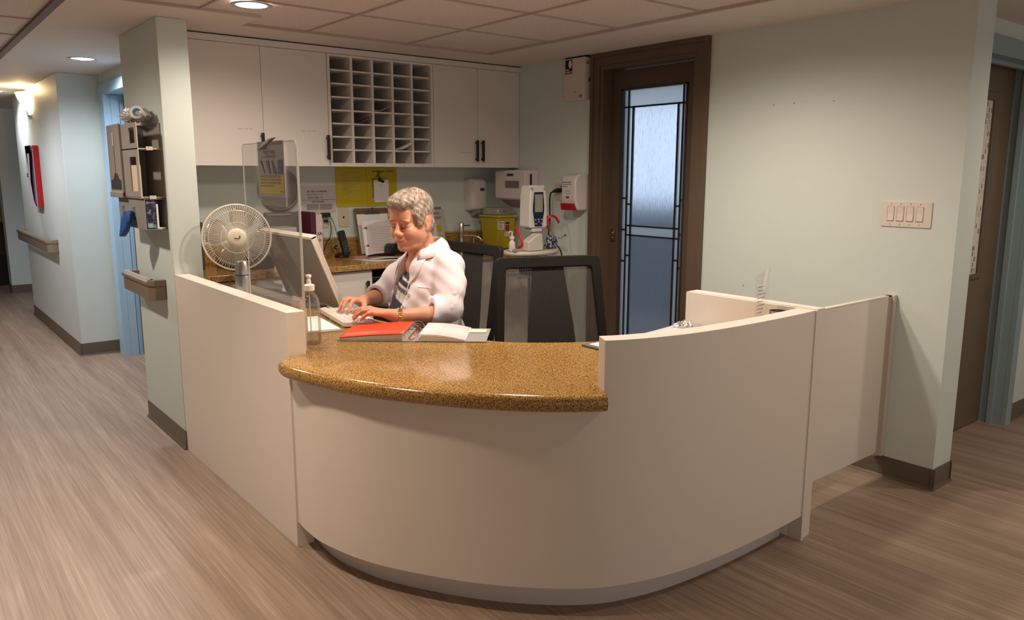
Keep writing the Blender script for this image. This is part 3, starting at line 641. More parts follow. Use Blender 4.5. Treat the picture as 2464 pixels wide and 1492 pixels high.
m = MB(); p = bp_(1.0, .05, 0); m.tube([bp_(.98, .04, DZ+.01), bp_(1.0, .04, DZ+.026), bp_(1.03, .04, DZ+.014)], .0018, 6).tube([bp_(.98, .5, DZ+.01), bp_(1.0, .5, DZ+.026), bp_(1.03, .5, DZ+.014)], .0018, 6); m.build('ring', chrome, wb)
# ---- low black box with flap
bb = thing('desk_box', 'low black box with a raised flap behind the left desk screen', 'box', (1.56, 4.05, DZ))
MB().box(1.455, 1.675, 3.985, 4.335, DZ, DZ+.11).build('case', mat('box_black', (.035, .03, .03), .5), bb, bevel=.004)
MB().box(1.48, 1.65, 4.01, 4.31, DZ+.11, DZ+.113).build('top_panel', mat('box_panel', (.03, .027, .026), .6), bb)
MB().add([(1.60, 4.30, DZ+.113), (1.67, 4.10, DZ+.113), (1.70, 4.16, DZ+.135), (1.63, 4.345, DZ+.15)], [(0, 1, 2, 3)]).build('flap', mat('flap_grey', (.16, .14, .13), .5), bb, solid=.003, fixn=False)
o = MB().tube(bez([(1.456, 4.10, DZ+.06), (1.43, 4.12, DZ+.04), (1.42, 4.17, DZ+.006), (1.40, 4.3, DZ+.004)], 6), .003, 6).build('power_cord', black, bb)
# ---- acrylic guard, sign and clip
ag = thing('acrylic_guard', 'tall clear acrylic sneeze guard standing behind the left desk screen', 'acrylic guard', (1.35, 3.36, DZ))
out = rrect(.610, .88, .022, 5); out = [(x, y if y > 0 else y) for x, y in out]
MB().prismd(out, (1.345, 3.385, DZ+.442), (0, 1, 0), Z, (.004, 0, 0)).build('sheet', acryl, ag)
inn2 = rrect(.604, .874, .019, 5)
MB().ring(out, inn2, (1.3445, 3.385, DZ+.442), (0, 1, 0), Z, (.005, 0, 0)).build('polished_edge', acryl_edge, ag)
MB().box(1.3495, 1.356, 3.0805, 3.0835, DZ+.002, DZ+.86).build('edge_flange', acryl_edge, ag)
for y in (3.33, 3.62):
    MB().prismd([(0, 0), (.09, 0), (0, .16)], (1.350, y, DZ), X, Z, (0, .004, 0)).build('side_brace', acryl, ag)
sg = thing('laminated_sign', 'laminated sign, grey above and yellow below, on the acrylic guard', 'sign', (1.34, 3.34, 1.50))
MB().box(1.3405, 1.3435, 3.195, 3.484, 1.498, 1.738).build('sheet', mat('sign_grey', (.42, .41, .42), .5), sg)
MB().box(1.3393, 1.3404, 3.205, 3.472, 1.512, 1.592).build('yellow_panel', mat('sign_yellow', (.60, .50, .13), .5), sg)
sx = 1.3388; U = (0, -1, 0)
mm = MB(); text_mb('THE JOY INSIDE', .019, (sx, 3.42, 1.685), U, Z, mm, .0004); text_mb('LIVE GENEROUSLY', .016, (sx, 3.42, 1.668), U, Z, mm, .0003)
lines(mm, (sx, 3.45, 1.712), U, Z, .10, 2, .008, .004, 4); mm.box(sx, 1.3405, 3.21, 3.40, 1.722, 1.732)
for k in range(3): lines(mm, (sx, 3.46, 1.583-.014*k), U, Z, .24, 1, .01, .009, 9+k, (.9, 1))
lines(mm, (sx, 3.46, 1.542), U, Z, .15, 1, .01, .007, 20, (.9, 1)); lines(mm, (sx, 3.245, 1.520), U, Z, .035, 1, .01, .007, 21, (.9, 1))
mm.build('printed_text', inkl, sg, smooth=False, fixn=False)
pic = MB()
for a, b, c, d in ((3.46, 3.44, 3.41, 3.385), (3.395, 3.36, 3.34, 3.335), (3.33, 3.315, 3.275, 3.29)): pic.add([(sx, a, 1.655), (sx, b, 1.657), (sx, c, 1.598), (sx, d+.02, 1.598)], [(0, 1, 2, 3)])
pic.add([(sx, 3.262, 1.657), (sx, 3.212, 1.657), (sx, 3.212, 1.598), (sx, 3.262, 1.598)], [(0, 1, 2, 3)]); pic.build('picture_block', mat('sign_dark', (.17, .18, .20), .5), sg, smooth=False, fixn=False)
MB().box(1.3385, 1.345, 3.186, 3.192, 1.46, 1.74).box(1.3385, 1.345, 3.487, 3.493, 1.46, 1.74).box(1.3385, 1.345, 3.19, 3.49, 1.46, 1.497).build('plastic_sleeve', sleeve, sg)
o = MB().add([(1.333, 3.47, 1.705), (1.335, 3.40, 1.708), (1.345, 3.28, 1.752), (1.345, 3.37, 1.748), ], [(0, 1, 2, 3)]).build('bulldog_clip', mat('clip_grey', (.22, .20, .19), .4), solid=.004, fixn=False); tag(o, 'grey clip pinching the laminated sign to the guard top', 'clip')
# ---- pump bottle
sb = thing('pump_bottle', 'clear pump bottle of hand sanitizer at the left end of the counter', 'bottle', (1.436, 3.215, DZ)); c = (1.436, 3.215, 0)
MB().lathe([(.040, DZ), (.0445, DZ+.004), (.045, DZ+.02), (.0445, DZ+.175), (.040, DZ+.20), (.028, DZ+.222), (.017, DZ+.234), (.017, DZ+.24)], c, Z, 36, caps=False).build('bottle_body', clearp, sb)
MB().lathe([(.0, DZ+.002), (.042, DZ+.003), (.0425, DZ+.046), (0, DZ+.046)], c, Z, 32).build('gel', clear_mat('gel', (.88, .85, .8), .2, .05, .12), sb)
MB().lathe([(.0165, DZ+.236), (.024, DZ+.238), (.024, DZ+.262), (.020, DZ+.264), (.010, DZ+.268), (.009, DZ+.285), (.007, DZ+.287), (.007, DZ+.30)], c, Z, 28).build('pump_collar', mat('pump_white', (.80, .74, .66), .35), sb)
MB().box(1.426, 1.446, 3.205, 3.225, DZ+.298, DZ+.308).tube([(1.436, 3.215, DZ+.303), (1.43, 3.19, DZ+.303), (1.428, 3.18, DZ+.297)], .004, 8).build('pump_spout', mat('pump_white', (.8, .74, .66), .35), sb, bevel=.002)
MB().tube([(1.436, 3.215, DZ+.24), (1.437, 3.214, DZ+.01)], .0028, 8).build('dip_tube', mat('tube_white', (.75, .7, .65), .3, alpha=.6), sb)
P = [[(1.436+.0452*math.cos(t), 3.215+.0452*math.sin(t), z) for t in np.linspace(-PI*.99, -PI*.72, 8)] for z in (DZ+.055, DZ+.165)]
MB().grid(P).build('label', mat('bottle_label', (.66, .55, .46), .5), sb, fixn=False)
# ---- open red ring binder
rz = math.atan2(-.45, .51); setT((1.54, 3.18, DZ), rz)
rb = thing('red_ring_binder', 'open ring binder with bright red divider and white ruled pages on the countertop', 'binder', (1.79, 3.10, DZ))
Wb, Hb = .68, .300
gc = mat('binder_grey', (.36, .34, .33), .4)
MB().box(.0, .305, 0, Hb, .001, .005).box(.305, .36, 0, Hb, .0, .004).box(.36, Wb, 0, Hb, .001, .005).build('cover', gc, rb)
def pagestack(x0, x1, h0, h1, bow, n=14, y0=.006, y1=Hb-.006):
    m = MB(); top = []
    for i in range(n+1):
        t = i/n; z = h0+(h1-h0)*t+bow*math.sin(PI*t); top.append((x0+(x1-x0)*t, z))
    A = [(x, y0, z) for x, z in top]; Bq = [(x, y1, z) for x, z in top]; Cq = [(x, y0, .0055) for x, z in top]; Dq = [(x, y1, .0055) for x, z in top]
    vs = A+Bq+Cq+Dq; N = n+1; fs = []
    for i in range(n): fs += [(i, i+1, N+i+1, N+i), (2*N+i, 3*N+i, 3*N+i+1, 2*N+i+1), (i, 2*N+i, 2*N+i+1, i+1), (N+i, N+i+1, 3*N+i+1, 3*N+i)]
    fs += [(0, N, 3*N, 2*N), (n, 2*N+n, 3*N+n, N+n)]; return m.add(vs, fs)
pagestack(.012, .30, .013, .034, .002).build('page_stack', mat('pages_edge', (.55, .48, .42), .6), rb)
P = [[(.006+.300*i/14, y, .0155+.0215*(i/14)+.003*math.sin(PI*i/14)) for i in range(15)] for y in (.002, Hb-.002)]
redp = mat('bright_red_card', (.92, .065, .018), .45)
MB().grid(P).build('red_divider', redp, rb, solid=.001, fixn=False)
pagestack(.385, .585, .030, .010, .006, y0=.004).build('page_stack', mat('white_pages', (.80, .77, .74), .6), rb)
P = [[(.375+.205*i/12, y, .0325-.0205*(i/12)+.007*math.sin(PI*i/12)) for i in range(13)] for y in (.008, Hb-.01)]
pg = MB().grid(P).build('top_page', paper, rb, solid=.0008, fixn=False)
mm = MB()
for r in range(22):
    y = Hb-.03-.0115*r; x = .392; R_ = random.Random(r)
    while x < .57:
        l = R_.uniform(.004, .014); i = (x-.375)/.205; z = .0325-.0205*i+.007*math.sin(PI*i)+.0009
        mm.add([(x, y, z), (x+l, y, z-.0006), (x+l, y+.003, z-.0006), (x, y+.003, z)], [(0, 1, 2, 3)]); x += l+.003
mm.build('printed_rows', mat('faint_ink', (.55, .50, .49), .7), pg, smooth=False, fixn=False)
MB().box(.585, .665, .19, .265, .006, .009).build('index_tab', mat('tab_cream', (.72, .68, .58), .6), rb)
m = MB().box(.318, .348, .012, Hb-.012, .004, .010); m.build('ring_plate', chrome, rb, bevel=.003)
for y in (.05, .15, .25):
    MB().tube([(.333+.030*math.cos(t), y, .022+.026*math.sin(t)) for t in np.linspace(-.5, PI+.5, 16)], .0022, 8).build('ring', chrome, rb)
noT()
# ---- portfolio, papers, crumpled plastic and sign holder on the right
pf = thing('black_portfolio', 'dark portfolio holding a white sheet beside the raised right screen', 'portfolio', (2.47, 2.23, DZ))
MB().box(2.335, 2.60, 2.06, 2.412, DZ, DZ+.010).build('cover', mat('portfolio_grey', (.16, .15, .15), .5), pf, bevel=.002)
MB().box(2.352, 2.58, 2.09, 2.385, DZ+.010, DZ+.0125).build('sheet', mat('cool_paper', (.66, .68, .72), .6), pf)
setT((2.80, 2.29, DZ), .06)
pp = thing('document_stack', 'loose stack of white documents on the counter behind the raised screen', 'papers', (2.80, 2.29, DZ))
MB().box(-.19, .18, -.12, .10, 0, .012).build('lower_sheets', paper, pp); 
P = [[(-.17+.36*i/10, -.10+.20*j, .0135+.012*(i/10)**2) for i in range(11)] for j in (0, 1)]
top = MB().grid(P).build('top_sheet', mat('cool_paper', (.66, .68, .72), .6), pp, solid=.001, fixn=False)
noT()
m = MB(); R_ = random.Random(5); P = []
for i in range(9):
    row = []
    for j in range(9): row.append((2.90+.10*i/8+R_.uniform(-.004, .004), 2.28+.10*j/8, DZ+.032+.022*math.sin(PI*i/8)*math.sin(PI*j/8)+R_.uniform(-.007, .007)))
    P.append(row)
o = m.grid(P).build('crumpled_plastic', wrapm, smooth=False, fixn=False); tag(o, 'crumpled clear plastic wrapper on the documents near the right return', 'plastic wrapper')
sh = thing('sign_holder', 'small clear acrylic sign holder standing in the right corner of the desk', 'sign holder', (2.90, 1.90, DZ))
a_, b_2, c_2, d_2 = Vector((2.878, 1.905, DZ+.002)), Vector((2.978, 1.915, DZ+.002)), Vector((2.984, 1.915, 1.200)), Vector((2.866, 1.905, 1.170))
MB().add([a_, b_2, c_2, d_2], [(0, 1, 2, 3)]).build('sheet', acryl, sh, solid=.003, fixn=False)
MB().add([a_, b_2, b_2+Vector((-.03, .07, 0)), a_+Vector((-.03, .07, 0))], [(0, 1, 2, 3)]).build('foot', acryl, sh, solid=.003, fixn=False)
uu = (b_2-a_).normalized(); nn = Vector((uu.y, -uu.x, 0))*.003
lines(MB(), d_2+uu*.02+Vector((0, 0, -.05))+nn, uu, Z, .07, 9, .016, .004, 3).build('printed_text', inkl, sh, smooth=False, fixn=False)
o = MB().lathe([(.0, DZ), (.036, DZ), (.0375, DZ+.17), (.0355, DZ+.17), (.035, DZ+.01), (0, DZ+.01)], (2.955, 1.845, 0), Z, 32, caps=False).build('corner_sheen_cylinder', steel); tag(o, 'added steel cylinder imitating the sheen in the raised desk screen corner', 'sheen cylinder')  # made-up cylinder for the curved sheen and shade of the inner corner
# ================================================================ office chairs
blackf = mat('black_fabric', (.008, .007, .007), .9, spec=.2); frm = mat('chair_frame', (.010, .008, .007), .6, spec=.3)
def make_chair(loc, rz, label, w0=.325, w1=.305, L=.60):
    t = thing('office_chair', label, 'chair', loc, rz, None); setT(loc, rz)
    z0 = .60; yb = .27
    o_ = Vector((0, yb, z0)); vv = Vector((0, .10, .59)).normalized()
    def outl(wb, wt, a, b, r):
        pts = []
        for cx, cy, a0 in ((wt-r, b-r, 0), (-wt+r, b-r, PI/2), (-wb+r, a+r, PI), (wb-r, a+r, 3*PI/2)):
            for k in range(6): an = a0+PI/2*k/5; pts.append((cx+r*math.cos(an), cy+r*math.sin(an)))
        return pts
    ou = outl(w0, w1, 0, L, .03); inr = outl(w0-.048, w1-.050, .05, L-.060, .02)
    MB().ring(ou, inr, o_, X, vv, Vector((0, .030, -.005))).build('back_frame', frm, t, bevel=.006)
    n = 12; P = [[o_+Vector((x, .012, 0))+vv*y for x in np.linspace(-w0+.045 if k == 0 else -w1+.047, w0-.045 if k == 0 else w1-.047, n)] for k, y in ((0, .045), (1, L-.055))]
    MB().grid(P).build('back_mesh', meshm, t, fixn=False)
    MB().prismd([(-.145, .0), (.145, .0), (.130, .20), (.085, L-.055), (-.085, L-.055), (-.125, .20)], o_+Vector((0, .016, 0)), X, vv, (0, .02, 0)).build('lumbar_panel', blackf, t, bevel=.006)
    MB().prismd(rrect(.52, .50, .09, 6), (0, .0, .455), X, Y, (0, 0, .065)).build('seat', blackf, t, bevel=.02, seg=3)
    MB().box(-.17, .17, -.12, .2, .425, .456).build('seat_pan', black, t)
    MB().bar((0, .10, .44), (0, .33, .44), .09, .025).bar((0, .33, .43), (0, .335, .80), .09, .025, (0, 1, 0)).build('back_bracket', black, t, bevel=.004)
    for s in (-1, 1):
        ar = MB().tube([(s*.20, .05, .44), (s*.29, .05, .45), (s*.31, .06, .56), (s*.31, .06, .70)], .016, 10).build('armrest_post', black, t)
        MB().prismd(rrect(.085, .25, .04, 5), (s*.31, .02, .70), X, Y, (0, 0, .028)).build('armrest', black, t, bevel=.008)
    MB().cyl((0, 0, .12), (0, 0, .43), .028).build('gas_lift', darkgrey, t)
    m = MB().cyl((0, 0, .085), (0, 0, .13), .05)
    m.build('base_hub', black, t)
    for k in range(5):
        a = 2*PI*k/5+.3; e = (.29*math.cos(a), .29*math.sin(a))
        MB().tube([(.03*math.cos(a), .03*math.sin(a), .11), (e[0], e[1], .075)], [.022, .014], 8).build('base_arm', black, t)
        q = (-math.sin(a)*.022, math.cos(a)*.022)
        MB().cyl((e[0]-q[0], e[1]-q[1], .0275), (e[0]+q[0], e[1]+q[1], .0275), .027, n=18).build('caster', darkgrey, t)
    noT(); return t
make_chair((2.57, 2.71, 0), -.38, 'empty black mesh office chair facing the counter opening', .318, .292, .583)
make_chair((2.285, 3.67, 0), -PI/2+.03, 'black mesh office chair the woman sits on', .285, .270, .612)
# ================================================================ things on the back wall and rear counter
yw = 5.279
ck = thing('wall_clock', 'round wall clock with dark rim, seen through the acrylic guard', 'clock', (2.165, yw, 1.487), 0)
cc = (2.165, 0, 1.455)
MB().lathe([(.125, .0), (.150, .0), (.150, .022), (.140, .030), (.128, .026), (.125, .012)], (2.165, yw, 1.487), (0, -1, 0), 48).build('rim', mat('clock_rim', (.16, .12, .11), .4), ck)
MB().lathe([(0, .010), (.127, .010)], (2.165, yw, 1.487), (0, -1, 0), 48, caps=False).build('face', mat('clock_face', (.62, .54, .50), .5), ck)
mm = MB()
for h in range(1, 13):
    a = PI/2-h*PI/6; s_ = .020; text_mb(str(h), s_, (2.165+.098*math.cos(a)-.008*len(str(h)), yw-.0115, 1.487+.098*math.sin(a)-.007), X, Z, mm)
for k in range(60): a = 2*PI*k/60; mm.bar((2.165+.115*math.cos(a), yw-.0115, 1.487+.115*math.sin(a)), (2.165+.121*math.cos(a), yw-.0115, 1.487+.121*math.sin(a)), .0012, .0006, (0, 1, 0))
mm.build('numerals', ink, ck, smooth=False)
MB().bar((2.165, yw-.014, 1.487), (2.165-.045, yw-.014, 1.522), .006, .001, (0, 1, 0)).build('hour_hand', black, ck); MB().bar((2.165, yw-.016, 1.487), (2.165+.03, yw-.016, 1.572), .004, .001, (0, 1, 0)).build('minute_hand', black, ck)
nt_ = thing('notice_sheet', 'white printed notice taped to the back wall beside the clock', 'notice', (2.46, yw, 1.32), 0)
MB().box(2.335, 2.592, yw-.002, yw, 1.322, 1.516).build('sheet', mat('notice_paper', (.56, .52, .52), .6), nt_)
mm = MB(); text_mb('(IE I TELL it IS INSIDE)', .0165, (2.372, yw-.0028, 1.468), X, Z, mm, .0004); text_mb('PIECES LEFT OUT', .0165, (2.372, yw-.0028, 1.446), X, Z, mm); text_mb('BORN FREE - IN', .0165, (2.378, yw-.0028, 1.424), X, Z, mm, .0002); text_mb('SEE DENISE', .018, (2.41, yw-.0028, 1.394), X, Z, mm, .0003)
mm.box(2.338, 2.59, yw-.0026, yw-.002, 1.413, 1.415); lines(mm, (2.368, yw-.0028, 1.378), X, Z, .095, 6, .0068, .0035, 2, (.9, 1)); lines(mm, (2.468, yw-.0028, 1.378), X, Z, .10, 6, .0068, .0035, 3, (.9, 1)); mm.build('printed_text', ink, nt_, smooth=False, fixn=False)
yf = thing('yellow_folder', 'open yellow folder with printed lists pinned under the pigeonholes', 'folder', (2.85, yw, 1.35), 0)
yel = mat('yellow_card', (.56, .44, .01), .5)
MB().box(2.598, 2.846, yw-.004, yw, 1.357, 1.647).build('left_leaf', yel, yf); MB().box(2.852, 3.108, yw-.005, yw, 1.357, 1.647).build('right_leaf', yel, yf); MB().box(2.846, 2.852, yw-.003, yw, 1.357, 1.647).build('fold', mat('yellow_fold', (.5, .36, .01), .5), yf)
mm = MB(); lines(mm, (2.655, yw-.0046, 1.606), X, Z, .13, 1, .01, .005, 5, (1, 1)); 
for r, (a, l) in enumerate(((.045, .05), (.045, .15), (.045, .04), (.045, .15), (.045, .04), (.045, .14), (.045, .11), (.05, .11), (.045, .06), (.055, .12), (.07, .06), (.055, .05))): lines(mm, (2.60+a, yw-.0046, 1.585-.0125*r), X, Z, l, 1, .01, .0035, 30+r, (1, 1))
mm.build('printed_text', inkl, yf, smooth=False, fixn=False)
mm = MB(); text_mb('THE BLESSINGS, CHARGES', .0155, (2.895, yw-.0056, 1.612), X, Z, mm, .0006)
for r in range(9): mm.box(2.893, 2.925, yw-.0056, yw-.005, 1.556-.0165*r, 1.563-.0165*r)
mm.box(2.89, 3.03, yw-.0056, yw-.005, 1.571, 1.5725); mm.build('printed_heading', ink, yf, smooth=False, fixn=False)
def clipboard(name, label, x0, x1, z0, z1, y, col, lean=0, pap=None):
    t = thing(name, label, 'clipboard', ((x0+x1)/2, y, z0)); xc = (x0+x1)/2
    d = Vector((0, lean, 1)).normalized(); n = Vector((0, -d.z, d.y)); hh = (z1-z0)
    MB().prismd(rrect(x1-x0, hh, .008, 4), Vector((xc, y, z0))+d*hh/2, X, d, n*.004).build('board', col, t)
    MB().prismd([(-(x1-x0)/2+.012, .01), ((x1-x0)/2-.012, .01), ((x1-x0)/2-.012, hh-.045), (-(x1-x0)/2+.012, hh-.045)], Vector((xc, y, z0))+n*.0045, X, d, n*.003).build('sheets', pap or paper, t)
    o0 = Vector((xc, y, z0))+d*(hh-.035)+n*.008
    m = MB().prismd([(-.065, -.012), (.065, -.012), (.055, .006), (.02, .018), (-.02, .018), (-.055, .006)], o0, X, d, n*.010); m.build('clip', mat('clip_steel', (.25, .22, .19), .3, metal=1), t, bevel=.002)
    MB().tube([o0+X_(-.02)+d*.016+n*.01, o0+X_(-.012)+d*.034+n*.012, o0+X_(.012)+d*.034+n*.012, o0+X_(.02)+d*.016+n*.01], .003, 6).build('clip_handle', chrome, t)
    return t
def X_(a): return Vector((a, 0, 0))
hc = thing('hanging_notepad', 'white notepad hanging from a black clip over the yellow folder', 'notepad', (2.965, yw-.01, 1.385), 0)
MB().box(2.905, 3.03, yw-.016, yw-.0065, 1.385, 1.553).build('pages', paper, hc); mm = MB().box(2.942, 2.972, yw-.022, yw-.007, 1.540, 1.566).box(2.968, 2.992, yw-.021, yw-.008, 1.532, 1.55); mm.build('clip', black, hc, bevel=.003)
MB().tube([(2.93, yw-.012, 1.575), (2.945, yw-.014, 1.598), (2.955, yw-.012, 1.575), (2.962, yw-.012, 1.56), (2.94, yw-.013, 1.61), (2.965, yw-.013, 1.605)], .0035, 6).build('hook', mat('bronze_hook', (.15, .12, .06), .3, metal=.7), hc)
lines(MB(), (2.945, yw-.0165, 1.515), X, Z, .05, 2, .012, .003, 8).build('handwriting', inkl, hc, smooth=False, fixn=False)
clipboard('brown_clipboard', 'brown clipboard with a large metal clip leaning on the backsplash', 2.722, 3.008, 1.003, 1.355, 5.165, mat('hardboard', (.17, .085, .05), .6), .26)
fs_ = thing('document_file', 'white charts with black fasteners propped on the rear counter', 'charts', (2.86, 5.1, 1.0), 0)
d = Vector((0, .22, 1)).normalized(); n_ = Vector((0, -d.z, d.y)); o0 = Vector((2.722, 5.085, 1.003))
MB().prismd([(0, 0), (.20, 0), (.215, .26), (.0, .26)], o0, X, d, n_*.006).build('back_sheet', paper, fs_)
MB().prismd([(.022, 0), (.24, 0), (.265, .262), (.13, .25), (.03, .225)], o0+n_*.008, X, d, n_*.004).build('chart_sheet', mat('chart_grey', (.62, .57, .55), .6), fs_)
mm = MB()
for r in range(15): lines(mm, o0+n_*.0135+X_(.05)+d*(.21-.0125*r), X, d, .185, 1, .01, .0018, 60+r, (.9, 1))
mm.build('ruled_rows', mat('chart_ink', (.30, .26, .26), .6), fs_, smooth=False, fixn=False)
for z_ in (.205, .075): MB().tube([o0+n_*.012+X_(.01)+d*z_, o0+n_*.017+X_(.022)+d*(z_+.006), o0+n_*.014+X_(.032)+d*(z_-.004)], .0035, 6).build('fastener', black, fs_)
bt = thing('black_tray', 'shallow black tray on the rear counter behind the woman', 'tray', (2.93, 5.0, 1.0), 0)
m = MB().prismd([(-.10, 0), (.10, 0), (.105, .012), (.10, .075), (-.075, .078), (-.095, .06)], (2.965, 4.96, 1.0145), X, Z, (0, .11, 0)); m.build('body', mat('tray_black', (.008, .008, .008), .25), bt, bevel=.006)
MB().tube([(2.87, 4.99, 1.018), (2.75, 4.98, 1.022), (2.68, 4.97, 1.018)], [.012, .008, .006], 8).build('handle', black, bt)
for i, (x0, x1, y0_, y1_, nm, lb, mt) in enumerate(((2.60, 2.93, 4.99, 5.07, 'pink_folder', 'pink folder lying behind the black tray on the rear counter', mat('pink_card', (.50, .22, .16), .5)),)):
    o = MB().box(x0, x1, y0_+.03, y1_+.015, 1.001, 1.012).build(nm, mt); tag(o, lb, 'folder')
lp = thing('loose_papers', 'fanned white papers lying at the front of the rear counter', 'papers', (2.72, 4.85, 1.0), 0)
MB().add([(2.52, 5.02, 1.002), (2.62, 4.76, 1.002), (2.93, 4.72, 1.002), (2.90, 4.95, 1.002)], [(0, 1, 2, 3)]).build('sheet', mat('cream_sheet', (.72, .64, .56), .6), lp, solid=.002, fixn=False)
P = [[(2.64+.26*i/8, 4.94-.08*(i/8)+j*-.12, 1.007+.010*math.sin(PI*i/8)) for i in range(9)] for j in (0, 1)]
MB().grid(P).build('sheet', mat('cool_sheet', (.55, .50, .50), .6), lp, solid=.002, fixn=False)
# cordless phone
cp = thing('cordless_phone', 'black cordless phone standing in its cradle on the rear counter', 'phone', (2.585, 5.17, 1.0), 0)
MB().lathe([(.05, 1.001), (.052, 1.008), (.045, 1.022), (.03, 1.03), (0, 1.031)], (2.575, 5.175, 0), Z, 28).build('cradle', black, cp)
d = Vector((-.20, .1, 1)).normalized(); o0 = Vector((2.598, 5.15, 1.012)); n_ = Vector((0, -1, .1)).normalized()
MB().prismd(rrect(.052, .185, .012, 4), o0+d*.0925, (1, 0, .2), d, n_*.026).build('handset', black, cp, bevel=.006)
mm = MB()
for r in range(5):
    for q in range(3): p = o0+n_*.0262+d*(.03+.017*r)+Vector((1, 0, .2))*(-.014+.014*q); mm.add([p, p+Vector((.009, 0, .002)), p+Vector((.009, 0, .002))+d*.008, p+d*.008], [(0, 1, 2, 3)])
o = mm.build('keypad', mat('keypad_grey', (.08, .08, .085), .4), cp, smooth=False, fixn=False)
MB().tube(bez([(2.555, 5.19, 1.05), (2.535, 5.21, 1.07), (2.53, 5.18, 1.08), (2.545, 5.17, 1.09)], 5), .005, 6).build('belt_clip', black, cp)
ol = thing('wall_outlet', 'cream duplex wall outlet with black adapters above the phone', 'outlet', (2.49, yw, 1.215), 0)
MB().prismd(rrect(.075, .118, .006, 3), (2.488, yw, 1.270), X, Z, (0, -.005, 0)).build('cover_plate', mat('almond', (.60, .53, .38), .4), ol)
pa = thing('power_adapter', 'black power adapter plugged into the cream outlet', 'adapter', (2.505, yw-.02, 1.275), 0)
MB().box(2.470, 2.532, yw-.040, yw-.006, 1.290, 1.320).build('body', black, pa, bevel=.003); MB().tube(bez([(2.53, yw-.025, 1.295), (2.55, yw-.03, 1.26), (2.565, yw-.04, 1.20), (2.56, 5.2, 1.13)], 6), .0022, 6).build('cord', darkgrey, pa)
pl_ = thing('power_plug', 'black plug with a long cord below the power adapter', 'plug', (2.505, yw-.02, 1.245), 0)
MB().box(2.488, 2.515, yw-.030, yw-.006, 1.252, 1.272).build('body', black, pl_, bevel=.003); MB().tube(bez([(2.512, yw-.02, 1.262), (2.533, yw-.03, 1.24), (2.53, yw-.03, 1.16), (2.48, yw-.06, 1.10), (2.44, yw-.09, 1.05), (2.38, 5.16, 1.004)], 8), .0032, 6).build('cord', black, pl_)
jp = thing('jack_plate', 'cream phone jack plate on the back wall beside the outlet', 'wall plate', (2.648, yw, 1.21), 0)
MB().prismd(rrect(.082, .142, .005, 3), (2.650, yw, 1.283), X, Z, (0, -.005, 0)).build('plate', mat('almond', (.6, .53, .38), .4), jp)
MB().box(2.644, 2.656, yw-.008, yw-.004, 1.276, 1.290).build('socket', black, jp); MB().cyl((2.650, yw-.007, 1.33), (2.65, yw-.004, 1.33), .003, n=10).cyl((2.650, yw-.007, 1.237), (2.65, yw-.004, 1.237), .003, n=10).build('screws', steel, jp)
# lever binder standing
lb_ = thing('lever_binder', 'maroon binder with white spine standing by the wall outlet', 'binder', (2.31, 5.15, 1.0), 0)
MB().box(2.280, 2.318, 5.03, 5.255, 1.002, 1.338).build('maroon_cover', mat('maroon', (.10, .012, .025), .45), lb_); MB().box(2.318, 2.366, 5.035, 5.255, 1.002, 1.322).build('white_spine', mat('spine_white', (.62, .56, .55), .5), lb_)
mm = text_mb('SA', .030, (2.329, 5.0345, 1.18), X, Z, None, .001); text_mb('O', .024, (2.335, 5.0345, 1.135), X, Z, mm, .001); mm.build('spine_letters', ink, lb_, smooth=False, fixn=False)
mc = thing('document_case', 'grey document case standing behind the acrylic guard on the rear counter', 'case', (2.15, 5.2, 1.0), 0)
MB().box(2.035, 2.275, 5.21, 5.25, 1.002, 1.335).build('case', mat('case_grey', (.17, .14, .135), .5), mc, bevel=.004); MB().box(2.05, 2.22, 5.203, 5.211, 1.315, 1.325).build('pale_strip', greyp, mc)
dr = thing('letter_trays', 'small white stack of letter trays on the rear counter behind the monitor', 'letter tray', (2.06, 5.05, 1.0), 0)
for k in range(4): MB().box(1.97, 2.165, 5.00, 5.19, 1.003+.062*k, 1.058+.062*k).build('tray', mat('tray_white', (.55, .50, .48), .5), dr, bevel=.003)
MB().box(2.02, 2.10, 4.985, 5.0, 1.19, 1.215).build('black_label', darkgrey, dr)
o = MB().box(1.66, 1.92, 4.80, 5.15, 1.002, 1.085).build('black_printer', black, bevel=.01); tag(o, 'low black printer on the rear counter behind the fan', 'printer')
o = MB().box(1.445, 1.55, 5.0, 5.2, 1.002, 1.30).build('storage_box', mat('dark_box', (.06, .045, .04), .6), bevel=.004); tag(o, 'dark upright box on the rear counter next to the pillar', 'box')
ub = thing('knee_space_dark_block', 'added black block darkening the knee space under the rear counter', 'dark block', (2.80, 4.98, 0), 0)  # block added to blacken the shaded knee space
MB().box(2.575, 3.03, 4.76, 5.20, 0, .86).build('body', mat('knee_space_black', (.006, .006, .006), .4), ub, bevel=.01); MB().box(2.57, 3.035, 4.755, 5.205, .862, .90).build('lid', mat('knee_space_black', (.006, .006, .006), .4), ub, bevel=.01)
